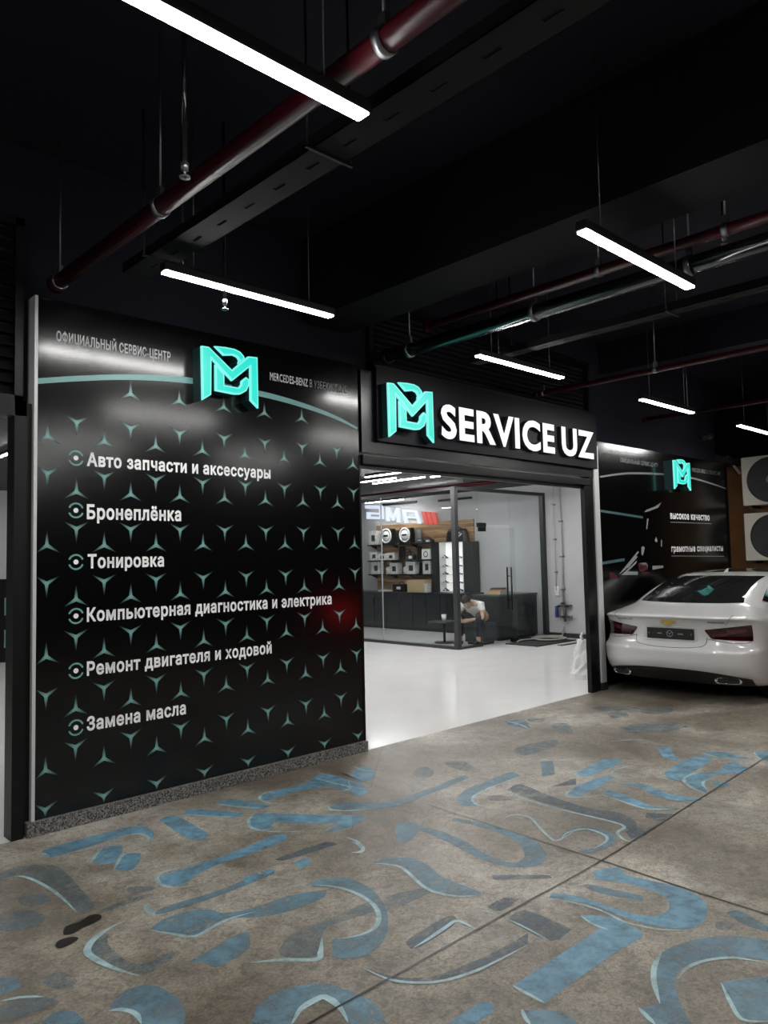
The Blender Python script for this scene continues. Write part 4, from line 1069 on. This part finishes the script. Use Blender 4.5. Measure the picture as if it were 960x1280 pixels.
# low table and cup, stool
p = at(555, 776, 2, .42)
t = thing('coffee_table', 'low dark table in the glass office holding a white cup', 'table', None, (p.x, p.y, 0))
mb = MB(); mb.lathe([(.001, .39), (.30, .39), (.30, .415), (.001, .415)], (0, 0, 0), 'z', 28); mb.build('table_top', 'charcoal', t)
mb = MB(); mb.tube([(0, 0, .02), (0, 0, .39)], .025, 10); mb.build('stem', 'blackmetal', t); mb = MB(); mb.lathe([(.001, .0), (.19, .0), (.18, .02), (.001, .02)], (0, 0, 0), 'z', 24); mb.build('base', 'blackmetal', t)
t = thing('paper_cup', 'small white paper cup standing on the low dark table', 'cup', None, (p.x, p.y, .416))
mb = MB(); mb.lathe([(.001, 0), (.035, 0), (.05, .12), (.046, .12), (.034, .01)], (0, 0, 0), 'z', 18); mb.build('cup_body', 'plastic', t); mb = MB(); mb.lathe([(.05, .116), (.054, .12), (.05, .126), (.046, .12)], (0, 0, 0), 'z', 18); mb.build('cup_rim', 'plastic', t)
PG = Vector((11.19, 9.14, 0)); PF = Vector((-1, -.15, 0)).normalized(); PS = Vector((0, 0, 1)).cross(PF)   # person: place, facing, left side
def P(f, l, z): return PG+PF*f+PS*l+Vector((0, 0, z))
t = thing('pouf', 'dark grey square pouf under the sitting person', 'stool', None, PG, math.atan2(PF.y, PF.x))
MB().box((-.22, -.22, .04), (.22, .22, .37), 0, .03).build('cushion_body', 'desktop', t); MB().box((-.215, -.215, .355), (.215, .215, .395), 0, .018).build('seat_pad', 'desktop', t); MB().box((-.18, -.18, 0), (.18, .18, .04)).build('plinth', 'blackmetal', t)

# ================================================================== sitting person
def skin_mesh(name, chains, m, parent, lv=2):
    bm = bmesh.new(); sl = bm.verts.layers.skin.verify(); seen = {}
    first = True
    for ch in chains:
        pv = None
        for p, r in ch:
            key = tuple(round(c, 4) for c in p)
            if key in seen: v = seen[key]
            else:
                v = bm.verts.new(p); seen[key] = v; v[sl].radius = (r, r) if not isinstance(r, tuple) else r
                v[sl].use_root = first; first = False
            if pv is not None and pv is not v: bm.edges.new((pv, v))
            pv = v
    me = bpy.data.meshes.new(name); bm.to_mesh(me); bm.free()
    o = bpy.data.objects.new(name, me); COL.objects.link(o)
    o.modifiers.new('s', 'SKIN').use_smooth_shade = True; o.modifiers.new('d', 'SUBSURF').levels = lv
    dg = bpy.context.evaluated_depsgraph_get(); m2 = bpy.data.meshes.new_from_object(o.evaluated_get(dg))
    bpy.data.objects.remove(o); m2.materials.clear(); m2.materials.append(M[m]); m2.name = name
    for f in m2.polygons: f.use_smooth = True
    o = bpy.data.objects.new(name, m2); COL.objects.link(o)
    if parent: o.parent = parent
    return o
sp = [(P(0, 0, .52), .135), (P(.13, 0, .635), .12), (P(.25, 0, .735), .135), (P(.335, 0, .79), .07), (P(.40, 0, .805), .055)]
head = P(.47, .0, .80)
chains = [sp]
arms = {}
for s in (1, -1):
    shd, elb, wr = P(.285, s*.185, .735), P(.36, s*.27, .505), P(.53, s*.07, .475)
    chains.append([sp[2], (shd, .062), (elb, .043), (wr, .029), (P(.575, s*.045, .468), .034)])
    hip, kn, an, toe = P(.03, s*.10, .50), P(.44, s*.20, .51), P(.40, s*.19, .075), P(.56, s*.22, .035)
    chains.append([sp[0], (hip, .105), (kn, .066), (an, .042), (toe, .036)])
    hand = P(.575, s*.045, .468)
    for k in range(4):      # four fingers curled round the phone
        b = P(.585+.004*k, s*(.045-.004), .49-.017*k); ln = (.036, .042, .040, .030)[k]
        chains.append([(hand, .034), (b, .0105), (b+PF*ln*.9-PS*s*.012, .0095), (b+PF*ln*1.0-PS*s*.038, .008), (b+PF*ln*.6-PS*s*.052, .007)])
    chains.append([(hand, .034), (P(.57, s*.02, .495), .012), (P(.60, s*.006, .508), .009)])
person = skin_mesh('person', chains, 'skin', None)
tag(person, 'person in white T-shirt and dark trousers bent over a phone on a dark pouf', 'person')
# head: joined into the body mesh
mb = MB(); mb.b.from_mesh(person.data)
hd = Matrix.Translation(head) @ Matrix((( PF.x, PS.x, 0, 0), (PF.y, PS.y, 0, 0), (0, 0, 1, 0), (0, 0, 0, 1))) @ Matrix.Rotation(math.radians(52), 4, 'Y')
n0 = len(mb.b.verts)
def hp(f, l, z): return hd @ Vector((f, l, z))
rows_ = []
for z, fr, bk, wd in ((-.125, .052, .00, .022), (-.115, .075, .015, .045), (-.085, .084, .045, .060), (-.045, .086, .07, .068), (0, .086, .09, .075), (.045, .084, .098, .078), (.085, .066, .088, .068), (.112, .035, .058, .042), (.122, .004, .02, .012)):
    rows_.append([hp((fr if math.cos(a*math.pi/10) > 0 else bk)*math.cos(a*math.pi/10), wd*math.sin(a*math.pi/10), z) for a in range(20)])
vs = mb.grid(rows_, 0, True); mb.b.faces.new(vs[-1]); mb.b.faces.new(vs[0][::-1])
mb.grid([[hp(.085, -.006, .02), hp(.090, 0, .022), hp(.085, .006, .02)], [hp(.083, -.015, -.03), hp(.112, 0, -.032), hp(.083, .015, -.03)], [hp(.08, -.012, -.042), hp(.088, 0, -.046), hp(.08, .012, -.042)]])   # nose
for s in (1, -1):
    mb.grid([[hp(-.01, s*.074, -.03), hp(.01, s*.076, -.03)], [hp(-.022, s*.092, .0), hp(.005, s*.082, 0)], [hp(-.015, s*.088, .03), hp(.008, s*.080, .025)]])                       # ears
mb.tube([hp(.079, -.024, -.072), hp(.088, 0, -.073), hp(.079, .024, -.072)], [.003, .006, .003], 6)       # mouth
bm_ = mb.b; bmesh.ops.recalc_face_normals(bm_, faces=bm_.faces[:]); bm_.to_mesh(person.data); bm_.free()
mb = MB()
for s in (1, -1): mb.ball(hp(.079, s*.031, .003), .0105, 0, 2)
o = mb.build('eyes', 'plastic', person)
rows_ = []
for z, fr, bk, wd in ((-.055, .0, .082, .070), (-.01, .015, .100, .083), (.04, .060, .110, .087), (.075, .088, .104, .080), (.108, .058, .078, .058), (.130, .02, .03, .02)):
    rows_.append([hp((fr if math.cos(a*math.pi/12) > 0 else bk)*math.cos(a*math.pi/12)+.004*math.sin(a*5+z*90), wd*math.sin(a*math.pi/12), z) for a in range(24)])
mb = MB(); vs = mb.grid(rows_, 0, True); mb.b.faces.new(vs[-1]); mb.build('hair', 'hair', person)
ts = [[(P(-.01, 0, .50), .155), (P(.12, 0, .64), .145), (P(.25, 0, .745), .158), (P(.325, 0, .79), .082)]]
for s in (1, -1): ts.append([ts[0][2], (P(.285, s*.19, .74), .078), (P(.315, s*.225, .655), .068), (P(.325, s*.235, .625), .066)])
skin_mesh('t_shirt', ts, 'shirt', person)
tr = [[(P(-.0, 0, .505), .15), (P(.03, 0, .52), .14)]]
for s in (1, -1): tr.append([tr[0][1], (P(.06, s*.10, .505), .118), (P(.43, s*.20, .515), .082), (P(.415, s*.195, .30), .066), (P(.405, s*.19, .15), .058)])
skin_mesh('trousers', tr, 'trousers', person)
for s in (1, -1): skin_mesh('shoe', [[(P(.345, s*.18, .05), .046), (P(.43, s*.195, .055), .05), (P(.53, s*.215, .042), .044), (P(.585, s*.225, .036), .034)]], 'blackmetal', person)
ph = thing('phone', 'dark phone held in both hands of the sitting person', 'phone', None, P(.60, 0, .485), math.atan2(PF.y, PF.x))
MB().box((-.005, -.036, -.05), (.005, .036, .09), 0, .004).build('phone_body', 'blackmetal', ph); MB().box((-.0062, -.032, -.045), (-.005, .032, .085)).build('screen', 'carglass', ph)

# ================================================================== grey wall fittings
def wy(px, py): return at(px, py, 0, XW)
for (px0, pb, r, lb) in ((697, 738, .010, 'thin grey conduit running down the grey wall to the socket'), (706, 760, .022, 'thicker grey pipe running down the grey wall to the valves')):
    p = wy(px0, pb); t = thing('wall_pipe', lb, 'pipe', None, (XW-.04, p.y, p.z))
    mb = MB(); mb.tube([(0, 0, 0), (0, 0, 3.08-p.z)], r, 10); mb.build('pipe_run', 'greywall', t)
    for z in (.35, 1.0, 1.7): MB().box((-r-.006, -r-.015, z), (.038, r+.015, z+.03)).build('clip', 'zinc', t)
p = wy(697.5, 738.5); t = thing('wall_socket', 'white double wall socket at the end of the thin conduit', 'socket', None, (XW, p.y, p.z))
MB().box((-.045, -.045, -.09), (0, .045, .09), 0, .008).build('socket_box', 'plastic', t)
for s in (-1, 1):
    mb = MB(); mb.lathe([(.028, -.046), (.028, -.05), (.022, -.05), (.022, -.046)], (0, 0, s*.042), 'x', 16); mb.build('outlet', 'hose', t)
p = wy(708, 764); t = thing('pipe_manifold', 'cluster of valves on the grey wall above the coiled hose', 'valves', None, (XW, p.y, p.z))
mb = MB(); mb.box((-.10, -.14, .09), (0, .12, .13)); mb.box((-.10, -.14, -.12), (0, .1, -.08)); mb.tube([(-.06, 0, -.2), (-.06, 0, .2)], .025, 10); mb.build('manifold_body', 'zinc', t)
for y, z in ((-.1, .11), (.0, .16), (-.02, -.1), (.1, .1)):
    mb = MB(); mb.tube([(-.05, y, z), (-.15, y, z)], .022, 10); mb.box((-.17, y-.03, z-.008), (-.15, y+.03, z+.008)); mb.build('valve_handle', 'frame', t)
mb = MB(); mb.tube([(-.08, .17, -.12), (-.08, .17, .10)], .035, 12); mb.build('blue_filter', 'blue', t)['label'] = 'blue filter bowl'
pA = wy(706, 772)
mb = MB(); pts = [Vector((XW-.05, pA.y, .22)), Vector((XW-.06, pA.y+.02, .12)), Vector((XW-.12, pA.y, .05)), Vector((XW-.4, pA.y+.1, .03))]
cx_, cy_ = XW-.62, pA.y-.05
for k in range(40): a = k*2*math.pi/16; pts.append(Vector((cx_+math.cos(a)*(.28+.002*k), cy_+math.sin(a)*(.24+.002*k), .03+.012*(k//16))))
pts += [Vector((cx_-.5, cy_+.3, .03)), Vector((cx_-.75, cy_+.2, .03))]
mb.tube(smooth(pts, 2, False), .016, 8); hs = mb.build('hose', 'hose'); tag(hs, 'grey hose coiled on the white floor below the valves', 'hose')
a, b = at(640, 803, 2, 0), at(690, 806, 2, 0)
t = thing('floor_mat', 'dark rubber mat lying on the white floor before the glass office', 'mat', None, (11.95, 8.32, 0), 0)
MB().box((-.62, -.34, .002), (.62, .34, .016), 0, .004).build('mat_body', 'matgrey', t); mb = MB(); mb.box((-.63, -.35, .001), (.63, -.31, .02)); mb.box((-.63, .31, .001), (.63, .35, .02)); mb.build('mat_border', 'blackmetal', t)
t = thing('floor_drain', 'long dark drain grate set in the white floor by the grey wall', 'drain', None, (12.3, 7.75, 0)); MB().box((-.6, -.05, .001), (.6, .05, .008)).build('grate', 'frame', t)
p = at(729, 858, 2, 0)
t = thing('plastic_sack', 'crumpled white plastic sack leaning inside the opening jamb', 'sack', None, (8.80, 5.45, 0)); mb = MB(); rows_ = []
rnd = random.Random(3)
for k in range(9):
    z = k/8*.50; s = (1-.5*(k/8)**1.5); rows_.append([Vector((math.cos(q*math.pi/9)*.15*s*(1+rnd.uniform(-.16, .16)), math.sin(q*math.pi/9)*.19*s*(1+rnd.uniform(-.16, .16)), z)) for q in range(18)])
vs = mb.grid(rows_, 0, True, False); mb.b.faces.new(vs[-1]); mb.b.faces.new(vs[0][::-1]); mb.build('sack_body', 'plastic', t)
mb = MB(); mb.tube([(-.03, 0, .48), (-.04, .02, .55), (.02, .03, .58)], .02, 8); mb.build('tied_neck', 'plastic', t)
# stand seen in the far bay
p = at(3, 826, 2, 0)
t = thing('display_stand', 'dark stand with pale teal strips just inside the far bay', 'stand', None, (p.x-.25, p.y, 0), -.5)
MB().box((-.45, -.15, 0), (.45, .15, 1.42), 0, .01).build('stand_body', 'blackmetal', t)
for z in (.25, .8): MB().box((.30, -.155, z), (.325, -.149, z+.30)).build('teal_strip', 'tealprint', t)
# invented red lamp out of view, added so the glossy board mirrors its glow
t = thing('added_red_lamp', 'unseen red lamp on a thin post, added for the red glow on the board', 'lamp', None, (7.75, .55, 0))
mb = MB(); mb.lathe([(.001, 0), (.18, 0), (.17, .04), (.02, .06), (.001, .06)], (0, 0, 0), 'z', 24); mb.build('base', 'blackmetal', t)
mb = MB(); mb.tube([(0, 0, .05), (0, 0, .70)], .016, 10); mb.build('post', 'blackmetal', t)
mb = MB(); mb.lathe([(.09, .70), (.09, .84), (.07, .90), (.001, .92)], (0, 0, 0), 'z', 24); mb.build('lamp_lens', 'redlamp', t)

# ================================================================== painted floor lettering
def fp(x, y, z): 
    q = at(x, y, 2, 0); return Vector((q.x, q.y, z))
T = {1: lambda x, y: (x/3, 1000+y/3), 2: lambda x, y: (300+x/3, 1060+y/3), 3: lambda x, y: (600+x/2.6667, 1040+y/2.6667), 4: lambda x, y: (180+x/3.4286, 920+y/3.4286),
     5: lambda x, y: (440+x/3.4286, 920+y/3.4286), 6: lambda x, y: (700+x/3.692, 900+y/3.692), 7: lambda x, y: (480+x/2, 850+y/2), 0: lambda x, y: (x, y)}
FILLS = '''
1 b 150,200 190,178 380,128 450,108 520,97 560,108 578,125 568,150 552,142 535,125 440,142 330,178 190,216
1 b 345,235 390,178 455,172 462,190 430,232 400,240
1 b 430,260 470,205 528,200 520,235 495,262 460,266
1 b 598,75 660,58 790,135 740,150 690,138
1 f 0,275 90,248 200,245 260,285 300,330 350,390 330,425 290,420 255,395 200,340 130,305 60,290 0,305
1 f 0,430 110,415 170,440 120,480 0,490
1 f 70,370 150,350 190,380 100,400
0 b 199,1101 206,1094 257,1078 310,1058 335,1047 355,1043 360,1048 340,1058 300,1072 267,1083 240,1098 228,1106 207,1106
0 m 192,1143 205,1134 262,1117 320,1095 343,1087 343,1092 318,1103 262,1124 205,1142
0 f 128,1137 165,1123 190,1117 188,1121 160,1130 132,1140
0 f 160,1110 192,1108 190,1113 165,1117
0 m 187,1163 203,1150 233,1140 262,1137 280,1142 320,1134 360,1120 408,1112 405,1122 360,1140 320,1147 290,1148 270,1157 245,1169 215,1166
1 f 350,590 335,560 360,525 405,500 405,540 470,600 540,615 640,570 655,585 600,625 530,655 430,625
1 m 700,610 760,580 880,510 930,495 935,555 870,600 810,628 760,610
1 m 410,780 450,730 520,698 590,700 660,740 695,790 690,845 540,845 510,800 460,785
1 f 160,670 230,645 290,680 240,710 180,700
1 m 0,670 60,670 80,700 0,735
1 f 0,775 100,745 170,740 220,765 100,805 0,835
1 m 150,845 200,800 280,795 325,845
2 m 260,130 340,113 420,118 500,160 545,225 555,300 530,360 480,400 420,415 350,410 345,345 430,335 490,310 520,270 510,230 480,200 430,165 350,148 270,145
2 f 560,180 700,150 720,165 560,235 530,225
2 f 150,405 190,330 330,270 480,205 500,240 330,295 310,340 300,405
2 m 480,58 560,40 640,38 700,60 760,110 900,165 905,178 820,182 740,163 690,138 640,93 590,63
2 d 620,355 650,330 760,265 800,255 815,270 790,300 680,370 640,380
2 d 455,445 560,480 680,488 800,458 960,388 1080,320 1080,360 960,420 860,468 740,498 620,503 540,488
2 m 45,662 60,600 120,550 210,520 330,510 430,545 510,590 550,662 415,662 390,620 350,580 310,565 250,590 205,640 195,662
2 b 780,662 900,580 955,600 880,662
3 b 378,130 460,118 490,145 580,165 680,190 745,230 758,265 740,305 690,324 560,308 460,278 380,245 300,230 230,220 240,205 330,215 430,250 520,275 590,280 630,260 625,225 570,195 480,170 385,160
3 m 340,180 360,175 545,215 540,232 400,205
3 b 335,280 440,285 540,335 540,350 440,410 220,570 108,515 250,420 400,325
3 d 95,290 150,260 305,325 235,365
3 d 25,250 80,220 130,225 70,265
3 m 530,590 575,580 602,572 585,520 582,470 605,405 680,370 780,350 880,350 965,365 965,430 860,415 780,418 700,440 655,480 655,530 680,600 710,645 575,645
3 m 802,502 965,480 965,628 872,620
3 m 820,270 860,262 965,320 965,335 880,310
3 f 785,310 820,298 850,315 800,328
3 m 145,595 270,600 335,645 160,645
3 b 0,575 40,570 45,600 0,630
3 d 40,145 230,145 240,155 50,160
4 b 170,340 190,315 280,318 430,330 400,350
4 b 310,293 365,270 440,280 540,300 500,315
4 b 500,265 530,240 590,230 700,200 760,160 880,190 950,215 890,240 800,215 740,225 640,240 560,268 520,278
4 b 450,370 475,333 640,335 780,340 940,340 900,385 770,418 840,375 640,375 560,370 540,395 480,400
4 m 795,310 830,290 965,285 965,310 880,320
4 b 640,545 690,525 720,540 670,570
4 d 560,530 780,455 830,465 600,535
0 b 437,968 455,958 466,963 470,973 450,978
0 b 438,989 452,984 460,990 448,996
4 b 420,610 480,590 500,600 440,630
4 b 500,585 545,572 560,580 520,600
5 m 185,400 200,375 240,368 290,385 400,415 500,460 560,500 640,535 700,545 740,520 730,480 690,445 600,405 430,360 440,350 560,375 650,400 740,430 800,460 835,510 810,550 730,565 640,555 540,525 400,450 290,405 270,430 230,460 190,445
5 m 445,275 480,235 560,200 680,155 720,170 620,210 540,245 515,275 540,300 480,300
0 d 634,988 645,981 656,982 690,996 735,1010 773,1016 793,1026 797,1036 790,1042 775,1031 700,1010 650,994
5 m 0,290 150,285 330,225 480,170 500,180 400,225 300,260 180,305 0,320
5 f 390,115 480,110 520,140 470,150
5 m 810,110 860,105 870,165 815,175
5 f 260,165 300,130 350,150 330,180
5 d 850,220 960,180 960,210
5 f 580,260 640,255 680,275 600,278
5 m 0,345 40,340 55,360 0,395
6 b 75,245 110,225 200,185 280,180 270,205 170,245 110,265
6 b 30,335 80,305 190,265 250,262 200,300 120,340 70,355
6 b 190,335 230,325 310,350 430,400 580,412 520,418 400,410 290,373
6 b 250,295 380,295 500,340 670,370 560,378 440,350 360,310
6 b 480,245 590,180 680,165 700,185 560,275 500,270
6 b 450,130 510,125 525,160 555,190 480,175
6 b 655,150 760,150 880,180 740,178
6 b 575,270 620,245 720,240 790,190 865,225 850,245 740,250 680,275 670,320 690,345 620,315
6 b 695,295 740,285 790,295 750,310
6 b 890,145 965,150 965,195 920,180
6 m 0,540 60,500 150,495 240,525 260,555 220,590 120,615 80,605 170,590 210,560 190,530 130,508 60,515 0,555
6 d 400,430 530,435 480,470 395,450
6 d 300,515 370,495 400,530 330,550
7 m 300,105 350,100 365,122 330,118
7 f 360,98 400,96 395,106 365,104
7 f 420,112 460,110 470,135 430,130
7 f 520,70 590,66 640,72 560,78
7 f 560,82 600,80 610,92 570,94
7 f 640,75 710,70 720,80 660,84
7 f 330,170 420,150 430,165 350,190
7 f 590,120 700,105 760,118 640,135
'''
LINES = '''
1 420,153 470,135 520,128 552,138 556,150 540,168 ; .035
1 148,198 168,205 185,217 ; .05
1 390,177 362,205 340,240 ; .03
1 467,199 445,230 427,264 ; .03
1 0,303 60,288 110,295 180,330 240,375 290,426 ; .035
0 261,1074 225,1085 203,1091 196,1098 203,1107 222,1110 244,1107 ; .03
0 181,1131 187,1140 193,1144 ; .04
0 187,1163 215,1168 243,1171 268,1158 290,1148 320,1140 ; .025
0 152,1153 133,1163 115,1177 109,1190 117,1198 140,1210 175,1221 ; .05
1 405,793 460,788 510,805 530,842 ; .045
1 0,757 80,742 165,740 ; .03
2 260,140 340,145 420,165 490,205 520,250 510,295 460,325 380,342 ; .03
2 40,432 150,422 285,420 302,390 308,333 ; .032
2 480,58 570,65 620,85 680,140 740,170 820,183 905,178 ; .028
2 650,376 700,347 770,300 810,275 850,288 885,308 ; .025
2 460,450 540,488 620,505 740,504 860,472 960,428 1080,365 ; .022
2 195,662 230,605 290,568 320,562 370,595 405,655 ; .045
3 230,222 300,235 400,262 480,300 560,320 620,328 690,328 ; .025
3 335,280 375,308 427,327 ; .025
3 108,513 160,542 215,572 ; .03
3 92,292 160,325 235,367 ; .022
3 965,442 860,422 770,427 700,450 660,490 ; .03
3 605,404 582,450 580,500 600,575 ; .04
3 528,588 555,615 585,645 ; .035
3 804,505 835,570 875,627 965,634 ; .03
3 140,593 150,620 168,645 ; .03
3 0,262 20,266 50,275 ; .02
4 165,338 280,345 402,350 ; .028
4 312,293 400,304 497,312 ; .028
4 582,232 520,245 496,265 515,283 580,290 712,281 ; .03
4 728,178 800,200 882,220 860,235 810,236 ; .03
4 477,333 449,362 460,394 520,409 600,412 690,409 ; .03
4 790,303 805,318 880,321 965,314 ; .03
4 865,436 910,452 938,483 925,500 885,500 ; .03
0 440,958 455,963 470,965 ; .02
0 436,976 440,984 470,988 ; .02
5 722,174 600,220 525,258 522,285 550,300 600,303 ; .028
0 636,987 650,997 700,1012 776,1031 772,1041 780,1050 796,1054 ; .026
5 640,362 690,340 760,350 800,390 840,430 880,450 965,402 ; .022
5 0,455 30,470 45,490 20,500 ; .02
6 110,230 72,245 90,262 180,268 ; .026
6 62,320 25,345 60,358 190,350 ; .026
6 190,345 280,375 390,410 480,414 582,418 ; .026
6 428,262 470,268 512,277 ; .022
6 652,151 740,175 890,186 ; .024
6 662,241 600,255 572,280 610,315 702,350 ; .028
6 722,270 670,280 660,300 682,326 ; .024
6 895,148 915,175 965,200 ; .026
6 0,555 40,520 120,505 200,530 215,560 150,600 ; .024
6 350,214 290,220 240,242 300,252 370,268 ; .02
7 305,104 340,112 365,124 ; .02
7 600,68 660,80 715,82 ; .02
7 560,155 640,150 700,165 ; .02
'''
cls = {'b': 0, 'm': 1, 'f': 2, 'd': 3}
mb = MB(); zz = .0012
for ln in FILLS.strip().split('\n'):
    k, c, *pts = ln.split(); z = zz; zz += .000012
    q = [T[int(k)](*map(float, p.split(','))) for p in pts]
    q = [fp(a[0], a[1], z) for a in (smooth if c == 'f' else cornered)([(x, y, 0) for x, y in q], 3)]
    try: mb.poly(q, cls[c])
    except ValueError: pass
bmesh.ops.triangulate(mb.b, faces=mb.b.faces[:])
bmesh.ops.recalc_face_normals(mb.b, faces=mb.b.faces[:])
for f in mb.b.faces:
    if f.normal.z < 0: f.normal_flip()
struct(mb.build('painted_strokes', [paint('blue floor paint', (.150, .330, .460), .92), paint('worn blue floor paint', (.135, .255, .330), .82), paint('faded blue floor paint', (.13, .20, .235), .55), paint('grey blue floor paint', (.085, .13, .165), .70)], fl, norm=False), 'blue calligraphic strokes painted on the concrete')
mb = MB(); zz = .0024
for ln in LINES.strip().split('\n'):
    body, wd = ln.split(';'); k, *pts = body.split(); zz += .000012
    ribbon(mb, [fp(*T[int(k)](*map(float, p.split(','))), zz) for p in pts], min(float(wd)*.85, .034)*(.62 if k in '13' else .9))
for f in mb.b.faces:
    f.normal_update()
    if f.normal.z < 0: f.normal_flip()
struct(mb.build('painted_outline', paint('pale blue outline paint', (.38, .54, .57), .95, .85), fl, norm=False), 'pale outlines painted along the blue strokes')
mb = MB()
for pts in ([(418, 1262), (520, 1205), (640, 1138), (752, 1076), (860, 1008), (965, 942)], [(535, 1006), (640, 1040), (752, 1076), (860, 1112), (970, 1147)], [(477, 936), (464, 984)], [(425, 966), (487, 990)], [(418, 1262), (330, 1312)]):
    ribbon(mb, [fp(x, y, .0032) for x, y in pts], .010, taper=False)
struct(mb.build('saw_joint', 'oil', fl), 'dark thin saw cut joints in the concrete')
mb = MB()
for pts in ([(80, 1163), (84, 1158), (100, 1153), (112, 1145), (124, 1144), (127, 1148), (116, 1155), (104, 1160), (92, 1167), (80, 1169)], [(69, 1183), (74, 1176), (90, 1172), (98, 1174), (86, 1182), (74, 1186)]):
    mb.poly([fp(a[0], a[1], .0035) for a in smooth([(x, y, 0) for x, y in pts], 3)])
bmesh.ops.triangulate(mb.b, faces=mb.b.faces[:])
struct(mb.build('oil_stain', 'oil', fl), 'black oil stain on the concrete')
